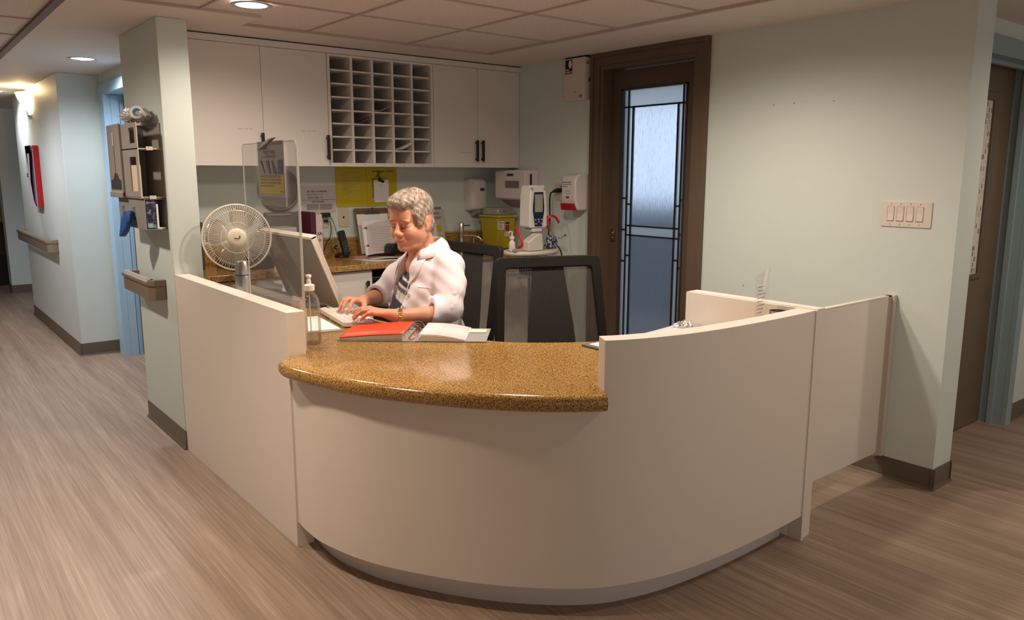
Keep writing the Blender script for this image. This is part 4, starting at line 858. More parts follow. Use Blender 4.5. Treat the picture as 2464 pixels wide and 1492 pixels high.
# leaflet board, faucet, soap etc
lf = thing('leaflet_stand', 'narrow white leaflet stand with yellow stickers right of the woman', 'leaflet stand', (3.45, 5.18, 1.0), 0)
d = Vector((0, .12, 1)).normalized(); n_ = Vector((0, -d.z, d.y)); o0 = Vector((3.385, 5.215, 1.003))
MB().prismd([(-.01, 0), (.135, 0), (.105, .335), (.0, .335)], o0, X, d, n_*.008).build('board', mat('leaflet_white', (.55, .50, .49), .5), lf)
MB().prismd([(-.004, .318), (.106, .318), (.105, .337), (-.004, .337)], o0+n_*.0082, X, d, n_*.003).build('top_bar', mat('clip_grey', (.22, .20, .19), .4), lf)
MB().prismd([(.03, 0), (.08, 0), (.075, .20), (.025, .21)], o0+n_*.009+X_(-.03), X, d, n_*.006).build('leaflets', paper, lf)
MB().prismd([(.055, .14), (.10, .14), (.102, .19), (.05, .19)], o0+n_*.0085, X, d, n_*.001).prismd([(.055, .05), (.115, .05), (.11, .11), (.06, .11)], o0+n_*.0085, X, d, n_*.001).build('yellow_stickers', yel, lf)
mm = lines(MB(), o0+n_*.0095+X_(.02)+d*.29, X, d, .08, 2, .011, .004, 41, (.7, 1)); lines(mm, o0+n_*.0095+X_(.02)+d*.255, X, d, .09, 2, .011, .005, 44, (.9, 1)); mm.build('printed_text', ink, lf, smooth=False, fixn=False)
fc = thing('tap', 'steel single-lever tap at the sink on the rear counter', 'tap', (3.64, 5.16, 1.0), 0)
MB().lathe([(.022, 1.0), (.022, 1.006), (.0175, 1.012), (.0175, 1.10)], (3.63, 5.16, 0), Z, 24).lathe([(.019, 1.098), (.021, 1.105), (.021, 1.205), (.018, 1.21), (0, 1.21)], (3.63, 5.16, 0), Z, 24).build('body', steel, fc)
MB().tube(bez([(3.645, 5.15, 1.105), (3.69, 5.11, 1.108), (3.735, 5.07, 1.095), (3.755, 5.05, 1.065)], 6), .010, 12).build('spout', chrome, fc)
MB().tube([(3.645, 5.16, 1.187), (3.71, 5.155, 1.187)], .0045, 8).build('lever', darkgrey, fc)
o = MB().lathe([(.02, 1.0), (.02, 1.01), (.012, 1.02), (.012, 1.075), (.008, 1.08), (.008, 1.10), (.0, 1.102)], (3.80, 5.225, 0), Z, 20).build('soap_pump', chrome); tag(o, 'small chrome soap pump set beside the steel tap', 'soap pump')
sk = MB().ring(rrect(.46, .30, .05, 5), rrect(.42, .26, .04, 5), (3.72, 4.93, 1.0), X, Y, (0, 0, .004)).build('sink_rim', steel); tag(sk, 'steel rim of the sink set in the rear counter', 'sink')
# soap dispenser on back wall
def dispenser(name, label, org, u, n, w_, h_, d_, window=None, foot=None):
    """wall dispenser: rounded body lofted outward; org = lower centre on the wall"""
    t = thing(name, label, 'dispenser', tuple(org)); org, u, n = Vector(org), Vector(u), Vector(n)
    secs = []
    for s_, dd in ((1.0, 0), (1.0, d_*.55), (.96, d_*.8), (.86, d_*.96), (.72, d_)): secs.append([org + u*x*s_ + Vector((0, 0, h_/2+y*s_)) + n*dd for x, y in rrect(w_, h_, .022, 5)])
    m = MB(); k = len(secs[0]); vs = [p for s_ in secs for p in s_]; m.add(vs, [(i*k+j, i*k+(j+1) % k, (i+1)*k+(j+1) % k, (i+1)*k+j) for i in range(len(secs)-1) for j in range(k)] + [tuple(range(k-1, -1, -1)), tuple((len(secs)-1)*k+j for j in range(k))])
    m.build('housing', mat('dispenser_white', (.72, .66, .65), .35), t); return t
sd = dispenser('soap_dispenser', 'white soap dispenser with a grey push bar on the back wall', (3.820, yw, 1.300), X, (0, -1, 0), .150, .262, .11)
MB().tube([(3.80, yw-.045, 1.298), (3.885, yw-.045, 1.298)], [.040, .040], 16).build('push_bar', mat('pale_grey_plastic', (.36, .33, .33), .35), sd)
MB().box(3.760, 3.770, yw-.108, yw-.10, 1.45, 1.53).build('level_slot', black, sd); MB().box(3.83, 3.87, yw-.1125, yw-.108, 1.462, 1.484).build('brand_plate', ink, sd)
# towel dispenser on right wall
td = thing('towel_dispenser', 'white paper towel dispenser high on the right wall in the corner', 'dispenser', (3.97, 4.91, 1.36), 0)
xr = 4.0455
m = MB().prismd([(0, 1.425), (0, 1.622), (.012, 1.63), (xr-3.902, 1.63), (xr-3.902, 1.40)], (3.902, 0, 0), X, Z, (0, 0, 0)); 
prof_ = [(3.912, 1.400), (3.902, 1.41), (3.902, 1.618), (3.912, 1.628), (xr, 1.632), (xr, 1.37)]
m = MB(); m.add([(x, 4.690, z) for x, z in prof_]+[(x, 5.065, z) for x, z in prof_], [(5, 4, 3, 2, 1, 0), (6, 7, 8, 9, 10, 11)]+[(i, (i+1) % 6, 6+(i+1) % 6, 6+i) for i in range(6)]); m.build('housing', mat('dispenser_white', (.66, .6, .59), .35), td, bevel=.006)
m = MB(); pf_ = [(3.925, 1.40), (xr, 1.39), (xr, 1.33)]; m.add([(x, 4.71, z) for x, z in pf_]+[(x, 5.04, z) for x, z in pf_], [(2, 1, 0), (3, 4, 5)]+[(i, (i+1) % 3, 3+(i+1) % 3, 3+i) for i in range(3)]); m.build('chute', mat('pale_grey_plastic', (.36, .33, .33), .35), td, bevel=.003)
MB().box(3.899, 3.903, 4.76, 4.93, 1.49, 1.545).build('window', mat('smoked_window', (.20, .17, .17), .25), td); MB().box(3.8995, 3.903, 4.83, 4.91, 1.582, 1.600).build('brand_plate', ink, td); MB().box(3.955, 3.972, 4.686, 4.691, 1.51, 1.60).build('side_slot', black, td)
# hand sanitizer on right wall
hs = thing('hand_sanitizer_dispenser', 'white hand sanitizer dispenser with a red drip catch beside the brown door', 'dispenser', (3.96, 4.23, 1.34), 0)
prof_ = [(xr, 1.335), (3.95, 1.335), (3.93, 1.37), (3.915, 1.42), (3.915, 1.55), (3.93, 1.585), (3.955, 1.598), (xr, 1.60)]
k = len(prof_); m = MB().add([(x, 4.134, z) for x, z in prof_]+[(x, 4.285, z) for x, z in prof_], [tuple(range(k-1, -1, -1)), tuple(range(k, 2*k))]+[(i, (i+1) % k, k+(i+1) % k, k+i) for i in range(k)]); m.build('housing', mat('dispenser_white', (.66, .6, .59), .35), hs, bevel=.012, seg=3)
m = MB().prismd([(0, 0), (.055, .0), (.075, .05), (-.012, .05)], (3.905, 4.15, 1.338), X, Z, (0, .125, 0)); m.build('drip_catch', mat('drip_red', (.42, .012, .015), .3), hs, bevel=.006)
mm = MB(); text_mb('HAND SANITIZER', .0125, (3.9138, 4.278, 1.535), (0, -1, 0), Z, mm, .0004); text_mb('PURIFIED', .012, (3.9138, 4.265, 1.505), (0, -1, 0), Z, mm); lines(mm, (3.9138, 4.27, 1.522), (0, -1, 0), Z, .1, 1, .01, .003, 5, (.9, 1)); mm.box(3.9135, 3.915, 4.20, 4.23, 1.424, 1.438); mm.build('printed_text', ink, hs, smooth=False, fixn=False)
MB().ring(rrect(.05, .024, .011, 5), rrect(.044, .018, .008, 5), (3.9145, 4.215, 1.468), (0, -1, 0), Z, (-.001, 0, 0)).build('button_outline', inkl, hs)
# outlet on right wall
o2 = thing('wall_outlet', 'white double wall outlet with a black plug on the right wall', 'outlet', (xr, 4.42, 1.42), 0)
MB().prismd(rrect(.13, .13, .008, 3), (xr, 4.43, 1.465), (0, -1, 0), Z, (-.007, 0, 0)).build('cover_plate', mat('outlet_white', (.60, .56, .52), .4), o2); MB().box(xr-.009, xr-.006, 4.40, 4.43, 1.48, 1.51).build('sockets', greyp, o2)
pg2 = thing('power_plug', 'black plug whose cord loops down to the medical stand', 'plug', (4.0, 4.43, 1.45), 0)
MB().tube([(xr-.008, 4.425, 1.475), (xr-.045, 4.43, 1.475), (xr-.075, 4.44, 1.468)], [.018, .017, .009], 12).build('body', black, pg2)
MB().tube(bez([(xr-.07, 4.44, 1.469), (3.93, 4.42, 1.45), (3.87, 4.36, 1.38), (3.82, 4.3, 1.25), (3.78, 4.26, 1.14), (3.83, 4.2, 1.06), (3.80, 4.15, .98), (3.70, 4.14, .90)], 8), .006, 8).build('cord', black, pg2)
# white box by the ceiling
wbx = thing('wall_control_box', 'white control box high on the right wall left of the brown door', 'control box', (4.02, 4.25, 2.12), 0)
MB().box(3.988, xr, 4.135, 4.352, 2.124, 2.418).build('housing', mat('box_white', (.70, .62, .57), .45), wbx, bevel=.003)
MB().box(3.9868, 3.9885, 4.262, 4.335, 2.33, 2.41).build('logo_square', mat('logo_navy', (.012, .014, .025), .4), wbx)
m = MB(); m.add([(3.9862, 4.283+.016*math.cos(t), 2.378+.028*math.sin(t)) for t in np.linspace(0, 2*PI, 20, endpoint=False)], [tuple(range(20))]); text_mb('Inax', .022, (3.9862, 4.328, 2.335), (0, -1, 0), Z, m, .0004); m.build('logo_mark', paper, wbx, smooth=False, fixn=False)
mm = MB(); text_mb('MAR LARD', .017, (3.9862, 4.340, 2.312), (0, -1, 0), Z, mm, .0006); text_mb('1.  I A', .019, (3.9862, 4.265, 2.175), (0, -1, 0), Z, mm, .0004); text_mb('FRAME\nFINEST', .012, (3.9862, 4.19, 2.152), (0, -1, 0), Z, mm, .0004); mm.build('printed_text', ink, wbx, smooth=False, fixn=False)
MB().box(4.01, 4.02, 4.132, 4.136, 2.37, 2.385).box(4.03, 4.044, 4.128, 4.136, 2.25, 2.275).build('side_latches', black, wbx)
o = MB().box(4.0, xr, 4.13, 4.35, 2.419, 2.4285).build('cable_cover', black); tag(o, 'dark flat cover squeezed between the white box and ceiling', 'cable cover')
# switch plate
swp = thing('switch_plate', 'four-gang cream light switch plate on the right wall above the gate', 'light switch', (xr, 1.835, 1.33), 0)
MB().prismd(rrect(.252, .130, .005, 3), (xr+.0005, 1.836, 1.400), (0, -1, 0), Z, (-.006, 0, 0)).build('plate', mat('switch_cream', (.74, .65, .58), .35), swp, bevel=.002)
for k in range(4):
    y = 1.912-.0485*k
    rk = MB().add([(4.0395, y-.017, 1.365), (4.0395, y+.017, 1.365), (4.0395, y+.017, 1.437), (4.0395, y-.017, 1.437), (4.035, y-.015, 1.367), (4.035, y+.015, 1.367), (4.038, y+.015, 1.401), (4.038, y-.015, 1.401), (4.036, y+.015, 1.435), (4.036, y-.015, 1.435)], [(0, 4, 5, 1), (4, 7, 6, 5), (7, 9, 8, 6), (9, 3, 2, 8), (0, 3, 9, 7, 4), (1, 5, 6, 8, 2), (0, 1, 2, 3)]).build('rocker_switch', mat('switch_cream2', (.76, .66, .59), .3), swp, smooth=False)
    MB().ring(rrect(.037, .076, .002, 2), rrect(.0335, .0725, .002, 2), (4.0396, y, 1.401), (0, -1, 0), Z, (-.0006, 0, 0)).build('switch_gap', greyp, rk)
    for z in (1.348, 1.452): MB().cyl((4.0385, y, z), (4.0405, y, z), .003, n=10).build('screw', greyp, swp)
for k, (y, z, lb) in enumerate(((2.632, 1.989, 'leftmost small nail in the right wall above the gate'), (2.503, 1.992, 'middle one of three small nails in the right wall'), (2.269, 1.987, 'rightmost small nail high in the right wall'), (2.772, .933, 'tiny nail in the right wall left of the sign holder'))):
    o = MB().cyl((xr, y, z), (xr-.008, y, z+.001), .0018, n=8).build('wall_nail', darkgrey); tag(o, lb, 'nail', )
# sharps container
sc_ = thing('sharps_container', 'translucent yellow sharps container on the rear counter corner', 'sharps container', (3.90, 5.03, 1.0), 0)
ysh = mat('sharps_yellow', (.48, .37, .02), .3, alpha=.93)
def frust(x0, x1, y0, y1, z0, z1, e): return MB().add([(x0+e, y0+e, z0), (x1-e, y0+e, z0), (x1-e, y1-e, z0), (x0+e, y1-e, z0), (x0, y0, z1), (x1, y0, z1), (x1, y1, z1), (x0, y1, z1)], [(0, 3, 2, 1), (4, 5, 6, 7), (0, 1, 5, 4), (1, 2, 6, 5), (2, 3, 7, 6), (3, 0, 4, 7)])
frust(3.805, 3.995, 4.91, 5.14, 1.002, 1.255, .012).build('tub', ysh, sc_, bevel=.012); MB().box(3.797, 4.005, 4.90, 5.15, 1.255, 1.272).build('rim', mat('rim_yellow', (.50, .42, .10), .35), sc_, bevel=.004)
lidm = clear_mat('sharps_lid', (.85, .83, .75), .4, .1, .25)
frust(3.825, 3.98, 4.93, 5.13, 1.272, 1.33, -.008).build('clear_lid', lidm, sc_, bevel=.008); MB().tube([(3.85, 4.925, 1.30), (3.86, 4.915, 1.32), (3.90, 4.915, 1.32), (3.91, 4.925, 1.30)], .008, 8).build('lid_handle', lidm, sc_)
MB().box(3.815, 3.870, 4.9085, 4.9125, 1.16, 1.225).build('white_label', paper, sc_); mm = lines(MB(), (3.819, 4.908, 1.21), X, Z, .045, 1, .01, .008, 3, (1, 1)); lines(mm, (3.82, 4.908, 1.195), X, Z, .043, 4, .009, .005, 6, (.8, 1)); mm.build('label_text', ink, sc_, smooth=False, fixn=False)
MB().box(3.880, 3.930, 4.9085, 4.9125, 1.10, 1.225).build('warning_label', mat('label_white', (.62, .55, .5), .5), sc_); MB().box(3.883, 3.927, 4.9078, 4.9085, 1.145, 1.195).build('red_panel', mat('label_red', (.5, .02, .04), .5), sc_); mm = MB().box(3.883, 3.927, 4.9078, 4.9085, 1.20, 1.221); lines(mm, (3.887, 4.9072, 1.18), X, Z, .036, 3, .012, .005, 7, (.9, 1)); mm.build('warning_text', ink, sc_, smooth=False, fixn=False)
# vital signs monitor on its stand
vx, vy = 3.495, 4.14
vs_ = thing('vital_signs_stand', 'rolling stand with an oval cream tray and a wire basket', 'medical stand', (vx, vy, 0), 0)
trm = mat('tray_cream', (.55, .49, .42), .4)
m = MB().prismd([(.225*math.cos(t)*(1 if abs(math.cos(t)) < .9 else .99), .15*math.sin(t)) for t in np.linspace(0, 2*PI, 40, endpoint=False)], (vx+.01, vy, 1.050), X, Y, (0, 0, .030)); m.build('tray', trm, vs_, bevel=.012, seg=3)
MB().cyl((vx, vy, .10), (vx, vy, 1.052), .016, n=16).build('pole', steel, vs_)
MB().lathe([(.05, .09), (.05, .12), (.02, .14)], (vx, vy, 0), Z, 20).build('base_hub', greyp, vs_)
for k in range(5):
    a = 2*PI*k/5; MB().tube([(vx, vy, .10), (vx+.25*math.cos(a), vy+.25*math.sin(a), .07)], [.02, .013], 8).build('leg', greyp, vs_)
    MB().cyl((vx+.25*math.cos(a)-.01, vy+.25*math.sin(a), .028), (vx+.25*math.cos(a)+.01, vy+.25*math.sin(a), .028), .028, n=16).build('caster', black, vs_)
m = MB()
for z in (.90, .96, 1.02): m.tube([(vx+a, vy+b, z) for a, b in ((-.17, -.10), (.19, -.10), (.19, .10), (-.17, .10))], .002, 5, closed=True)
for k in range(17): x = vx-.17+.36*k/16; m.tube([(x, vy-.10, 1.05), (x, vy-.10, .90), (x, vy+.10, .90), (x, vy+.10, 1.05)], .0016, 4)
m.build('wire_basket', mat('wire_grey', (.35, .33, .31), .3, metal=.6), vs_)
o = MB().prismd([(-.07, 0), (.07, 0), (.09, .03), (.06, .10), (-.05, .11), (-.08, .05)], (vx+.02, vy-.03, .904), X, Z, (0, .09, 0)).build('folded_cuff', mat('navy_fabric', (.012, .014, .03), .8), bevel=.01); tag(o, 'dark blood pressure cuff folded in the wire basket', 'cuff')
o = MB().prismd([(-.03, 0), (.03, 0), (.035, .08), (-.05, .09)], (vx+.01, vy-.085, .956), X, Z, (0, .035, 0)).build('yellow_pouch', yel, bevel=.006); tag(o, 'small yellow pouch tucked in the basket below the tray', 'pouch')
vm = thing('vital_signs_monitor', 'upright vital signs monitor with a dark blue keypad panel above the oval tray', 'medical monitor', (vx+.015, vy, 1.08), 0)
mx_ = vx+.015; my = vy-.02; mz = 1.245
body = [(-.100, .0), (-.088, -.012), (.088, -.012), (.103, .0), (.094, .20), (.083, .262), (.066, .278), (-.066, .278), (-.083, .262), (-.094, .20)]
wht = mat('monitor_white', (.66, .62, .58), .4)
MB().prismd([(x*.80, y) for x, y in body], (mx_, my-.05, mz), X, Z, (0, .11, 0)).build('housing', wht, vm, bevel=.012, seg=3)
MB().prismd([(-.032, -.002), (.032, -.002), (.050, .10), (.051, .14), (.041, .232), (-.041, .232), (-.051, .14), (-.050, .10)], (mx_, my-.0535, mz), X, Z, (0, .004, 0)).build('navy_panel', mat('navy_plastic', (.014, .019, .050), .3), vm, bevel=.002)
MB().prismd(rrect(.070, .120, .003, 2), (mx_, my-.0545, mz+.157), X, Z, (0, .002, 0)).build('lcd_screen', mat('lcd_green', (.30, .30, .19), .3), vm)
for k, (a, b) in enumerate(((-.028, .045), (0, .047), (.028, .045), (0, .031), (-.024, .018), (.024, .018))): MB().prismd(rrect(.014, .010, .002, 2), (mx_+a, my-.0548, mz+b), X, Z, (0, .002, 0)).build('key', mat('key_blue', (.30, .34, .42), .4), vm)
MB().lathe([(.012, 0), (.012, .003), (0, .003)], (mx_-.058, my-.05, mz+.255), (0, -1, 0), 16).lathe([(.012, 0), (.012, .003), (0, .003)], (mx_+.057, my-.05, mz+.255), (0, -1, 0), 16).build('side_screws', greyp, vm)
MB().box(mx_-.045, mx_+.045, my-.04, my+.04, 1.205, 1.232).cyl((mx_, my, 1.08), (mx_, my, 1.21), .022).build('mount', wht, vm, bevel=.006)
m = MB().prismd([(0, 0), (.125, 0), (.13, .03), (.12, .115), (.09, .115), (.0, .065)], (vx-.115, vy-.125, 1.082), X, Z, (0, .078, 0)); o = m.build('printer_dock', mat('dock_cream', (.60, .54, .47), .4), bevel=.006); tag(o, 'cream wedge-shaped dock sitting on the oval tray', 'dock')
o = MB().lathe([(.022, 1.081), (.024, 1.085), (.022, 1.14), (.012, 1.15), (.012, 1.165), (.018, 1.166), (.018, 1.18), (.006, 1.185), (.006, 1.215), (.0, 1.216)], (vx-.185, vy-.03, 0), Z, 20).tube([(vx-.185, vy-.03, 1.213), (vx-.21, vy-.035, 1.215), (vx-.222, vy-.04, 1.207)], .005, 8).build('pump_bottle', offw); tag(o, 'small cream pump bottle at the left of the oval tray', 'bottle')
o = MB().box(vx-.20, vx-.13, vy-.08, vy-.055, 1.0815, 1.098).build('grey_pad', greyp); tag(o, 'flat grey pad at the front left of the oval tray', 'pad')
nv = speckle('cuff_pattern', [(.42, (.012, .018, .06)), (.52, (.03, .05, .13)), (.58, (.5, .5, .55))], 75)
o = MB().prismd([(-.045, 0), (.048, 0), (.055, .05), (.035, .078), (-.005, .10), (-.035, .06)], (vx+.155, vy-.06, 1.081), X, Z, (0, .05, 0)).build('cuff_pouch', nv, bevel=.01); tag(o, 'blue and white patterned cuff pouch at the right of the tray', 'pouch')
o = MB().box(vx+.035, vx+.11, vy+.02, vy+.09, 1.081, 1.125).build('tissue_box', paper, bevel=.003); tag(o, 'small white box behind the dock on the oval tray', 'box')
o = MB().tube(bez([(vx-.115, vy+.02, 1.24), (vx-.125, vy-.03, 1.20), (vx-.12, vy-.06, 1.13), (vx-.13, vy-.02, 1.09)], 8), .009, 8).build('red_cable', redm); tag(o, 'red coiled cable left of the vital signs monitor', 'cable')
sth = thing('stethoscope', 'red and chrome stethoscope hooked on the right of the vital signs monitor', 'stethoscope', (vx+.17, vy, 1.25), 0)
MB().tube(bez([(vx+.12, vy-.04, 1.285), (vx+.15, vy-.05, 1.31), (vx+.19, vy-.05, 1.30), (vx+.225, vy-.05, 1.26)], 8), .0085, 8).tube(bez([(vx+.13, vy-.03, 1.31), (vx+.135, vy-.04, 1.26), (vx+.13, vy-.04, 1.22), (vx+.14, vy-.03, 1.28)], 6), .008, 8).build('tubing', redm, sth)
MB().tube(bez([(vx+.222, vy-.05, 1.262), (vx+.25, vy-.06, 1.19), (vx+.235, vy-.07, 1.15), (vx+.20, vy-.07, 1.16)], 8), .003, 6).tube(bez([(vx+.11, vy-.06, 1.255), (vx+.15, vy-.07, 1.19), (vx+.20, vy-.07, 1.15), (vx+.26, vy-.07, 1.165)], 8), .003, 6).build('ear_tubes', chrome, sth)
MB().ell((vx+.265, vy-.07, 1.17), (.012, .008, .008), 12, 8).build('ear_tip', mat('ear_brown', (.15, .06, .05), .5), sth)
# gloves box hanging mesh seen through the chair: dark basket under tray front
# ================================================================ hall
def handrail(y0, y1, label, retfar):
    t = thing('handrail', label, 'handrail', (1.22, (y0+y1)/2, .86), 0, None)
    prof = [(1.2499, .868), (1.172, .868), (1.160, .875), (1.160, .952), (1.152, .958), (1.152, .972), (1.160, .986), (1.175, .994), (1.195, .990), (1.2025, .975), (1.2025, .955), (1.195, .90), (1.2499, .90)]
    prof = [(1.235, .868), (1.168, .868), (1.162, .874), (1.162, .950), (1.153, .956), (1.152, .974), (1.162, .988), (1.18, .994), (1.198, .985), (1.20, .965), (1.19, .95), (1.185, .90), (1.235, .90)]
    k = len(prof); MB().add([(x, y0+.03, z) for x, z in prof]+[(x, y1, z) for x, z in prof], [tuple(range(k-1, -1, -1)), tuple(range(k, 2*k))]+[(i, (i+1) % k, k+(i+1) % k, k+i) for i in range(k)]).build('rail', railm, t)
    for y, s in ((y0, 1), (y1, -1)):
        MB().prismd([(1.162, y+.03*s), (1.19, y), (1.2499, y), (1.2499, y+.03*s)], (0, 0, .868), X, Y, (0, 0, .085)).prismd([(1.153, y+.03*s), (1.185, y-.006*s), (1.2499, y-.006*s), (1.2499, y+.03*s)], (0, 0, .952), X, Y, (0, 0, .036)).build('end_return', railm, t, bevel=.004)
    for y in (y0+.2, y1-.2): MB().box(1.19, 1.2499, y-.03, y+.03, .875, .93).build('bracket', railm, t)
handrail(4.78, 5.41, 'short brown handrail on the pillar left of the desk', False)
handrail(8.30, 10.30, 'long brown handrail on the hall wall under the fire cabinet', True)
# sconce
sc2 = thing('wall_sconce', 'glowing half-cone glass wall sconce in the hall', 'wall light', (1.22, 9.06, 2.12), 0)
P = []
for j, (r, z) in enumerate(((.008, 2.165), (.04, 2.20), (.075, 2.25), (.105, 2.31), (.125, 2.37))): P.append([(1.2485-r*1.0*math.sin(t), 9.06+r*1.35*math.cos(t), z) for t in np.linspace(0, PI, 20)])
MB().grid(P).build('glass_shade', mat('glow_glass', (.9, .8, .6), .4, emit=(1, .78, .48), estr=5.5), sc2, solid=.004, fixn=False)
MB().ell((1.228, 9.06, 2.155), (.018, .018, .016), 14, 8).cyl((1.228, 9.06, 2.12), (1.228, 9.06, 2.15), .006).box(1.24, 1.2495, 9.04, 9.08, 2.12, 2.20).build('finial', chrome, sc2)
MB().tube([(1.24, 8.96, 2.355), (1.24, 8.90, 2.355)], .003, 6).build('shade_pin', darkgrey, sc2)
pl_l = bpy.data.lights.new('sconce_bulb', 'POINT'); pl_l.energy = 15; pl_l.color = (1, .66, .34); pl_l.shadow_soft_size = .03
po = bpy.data.objects.new('sconce_bulb', pl_l); COL.objects.link(po); po.location = (1.17, 9.06, 2.40)
# fire cabinet
fx = thing('fire_alarm_cabinet', 'red and white fire extinguisher cabinet on the hall wall', 'fire cabinet', (1.2, 9.05, 1.28), 0)
MB().box(1.198, 1.2495, 8.885, 9.235, 1.275, 1.865).build('red_box', mat('fire_red', (.42, .008, .012), .35), fx, bevel=.003)
MB().ring(rrect(.35, .59, .004, 2), rrect(.13, .44, .01, 3), (1.180, 9.06, 1.57), (0, -1, 0), Z, (.018, 0, 0)).build('white_door', mat('fire_white', (.70, .66, .74), .4), fx)
MB().box(1.188, 1.191, 8.98, 9.14, 1.35, 1.79).build('glass', mat('fire_glass', (.50, .50, .58), .3), fx); MB().box(1.172, 1.181, 9.19, 9.21, 1.56, 1.60).build('latch', darkgrey, fx)
# far furniture at the end of the hall
fd = thing('far_counter', 'dark wooden desk at the far end of the hall', 'desk', (1.2, 13.5, 0), 0)
MB().box(.2, 1.385, 13.3, 14.1, .98, 1.10).build('back_ledge', mat('far_tan', (.30, .19, .08), .5), fd); MB().box(.2, 1.385, 13.25, 14.1, .44, .92).build('front_panel', mat('far_mahogany', (.05, .014, .008), .4), fd); MB().box(.2, 1.375, 13.3, 14.05, 0, .44).build('dark_base', black, fd); MB().box(.2, 1.39, 13.2, 14.1, .92, .98).build('top', mat('far_top', (.34, .24, .13), .3), fd)
# organizer on the pillar
og = thing('ppe_organizer', 'taupe plastic wall organizer with cubbies and glove slots on the pillar', 'wall organizer', (1.2, 4.97, 1.28), 0)
fx0, xw = 1.122, 1.2495
m = MB().box(1.243, xw, 4.656, 5.305, 1.465, 1.875); m.box(1.135, xw, 4.656, 4.662, 1.462, 1.466); m.build('back_panel', taupe, og)
m = MB().box(fx0, 1.243, 4.995, 5.002, 1.466, 1.875).build('divider', taupe, og)
# front skin with cut-outs beside the cubbies
def facering(y0, y1, z0, z1, wins, x=fx0, th=.005):
    """front sheet in plane x with rectangular windows (sorted by z)"""
    m = MB(); z = z0
    for (a, b, c, d_) in wins: m.box(x, x+th, y0, y1, z, c); m.box(x, x+th, y0, a, c, d_); m.box(x, x+th, b, y1, c, d_); z = d_
    m.box(x, x+th, y0, y1, z, z1); return m
facering(4.656, 5.002, 1.466, 1.875, [(4.70, 4.84, 1.50, 1.69), (4.70, 4.82, 1.765, 1.85)]).build('front_panel', mat('taupe_smooth', (.30, .27, .25), .4), og)
o = MB().box(1.128, 1.134, 4.665, 4.86, 1.472, 1.645).build('beige_leaflet', mat('beige_leaflet', (.62, .50, .36), .6)); tag(o, 'beige leaflet showing through the lower window of the organizer', 'leaflet')
for z, nm in ((1.466, 'shelf'), (1.7335, 'shelf')):
    s_ = MB().box(fx0, 1.243, 4.656, 4.995, z-.003, z+.003).build('shelf', mat('taupe_edge', (.60, .54, .47), .45), og)
    MB().box(1.165, 1.20, 4.650, 4.657, z-.008, z+.012).build('label_clip', mat('clip_cream', (.66, .56, .50), .5), s_)
MB().box(1.1225, 1.127, 4.651, 4.656, 1.466, 1.875).build('front_lip', mat('taupe_edge', (.60, .54, .47), .45), og)
facering(5.002, 5.305, 1.466, 1.882, [(5.03, 5.28, 1.505, 1.56)], x=1.112, th=.010).build('mask_bin', mat('taupe_smooth', (.30, .27, .25), .4), og)
MB().box(1.120, 1.243, 5.298, 5.306, 1.466, 1.88).box(1.12, 1.243, 5.0, 5.3, 1.466, 1.47).build('mask_bin_side', taupe, og)
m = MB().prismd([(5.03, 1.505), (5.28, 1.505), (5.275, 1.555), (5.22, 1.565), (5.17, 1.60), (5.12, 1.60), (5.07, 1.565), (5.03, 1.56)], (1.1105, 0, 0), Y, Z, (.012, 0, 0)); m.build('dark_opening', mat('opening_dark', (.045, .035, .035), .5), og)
MB().box(1.1105, 1.1125, 5.145, 5.150, 1.60, 1.83).build('slot', black, og); MB().box(1.109, 1.111, 5.148, 5.160, 1.76, 1.835).build('white_slip', paper, og)
m = MB().box(1.104, 1.122, 5.002, 5.305, 1.458, 1.492); m.build('ledge', mat('taupe_smooth', (.30, .27, .25), .4), og, bevel=.004)
GP = speckle('glove_pattern', [(.40, (.01, .02, .05)), (.5, (.10, .16, .26)), (.62, (.35, .42, .5))], 90)
gb = MB(); y0, y1, z0, z1 = 4.80, 5.25, 1.288, 1.460
gb.box(1.137, xw, y0, y1, z0, z1).build('glove_bin', mat('taupe_smooth', (.30, .27, .25), .4), og, bevel=.003)
for yc in (5.145, 4.90):
    MB().lathe([(0, 0), (.040, 0)], (1.1362, yc, 1.375), (-1, 0, 0), 24, caps=False).build('glove_slot', GP, og)
m = MB().box(1.137, 1.141, 4.656, 4.80, z0, z1).box(1.141, xw, 4.656, 4.80, z0, z0+.004).box(1.246, xw, 4.656, 4.80, z0, z1).box(1.141, xw, 4.656, 4.80, z1-.003, z1); m.build('lower_cubby', taupe, og)
o = MB().box(1.145, 1.195, 4.662, 4.79, 1.293, 1.452).build('glove_box', speckle('navy_carton', [(.45, (.004, .005, .02)), (.55, (.03, .035, .10)), (.66, (.20, .22, .34))], 45)); tag(o, 'dark blue printed carton in the bottom cubby of the organizer', 'box')
MB().box(1.148, 1.175, 4.6612, 4.662, 1.30, 1.325).build('pale_print', mat('pale_cyan', (.25, .45, .55), .5), o); MB().box(1.15, 1.193, 4.6612, 4.662, 1.437, 1.441).build('pink_print', mat('pink_print', (.5, .25, .28), .5), o)
o = MB().box(1.197, 1.207, 4.660, 4.78, 1.293, 1.43).build('white_carton', paper); tag(o, 'thin white carton beside the blue carton in the bottom cubby', 'box')
o = MB().box(1.205, 1.24, 4.658, 4.70, 1.2925, 1.300).build('white_tag', paper); tag(o, 'small white tag lying in the bottom organizer cubby', 'tag')
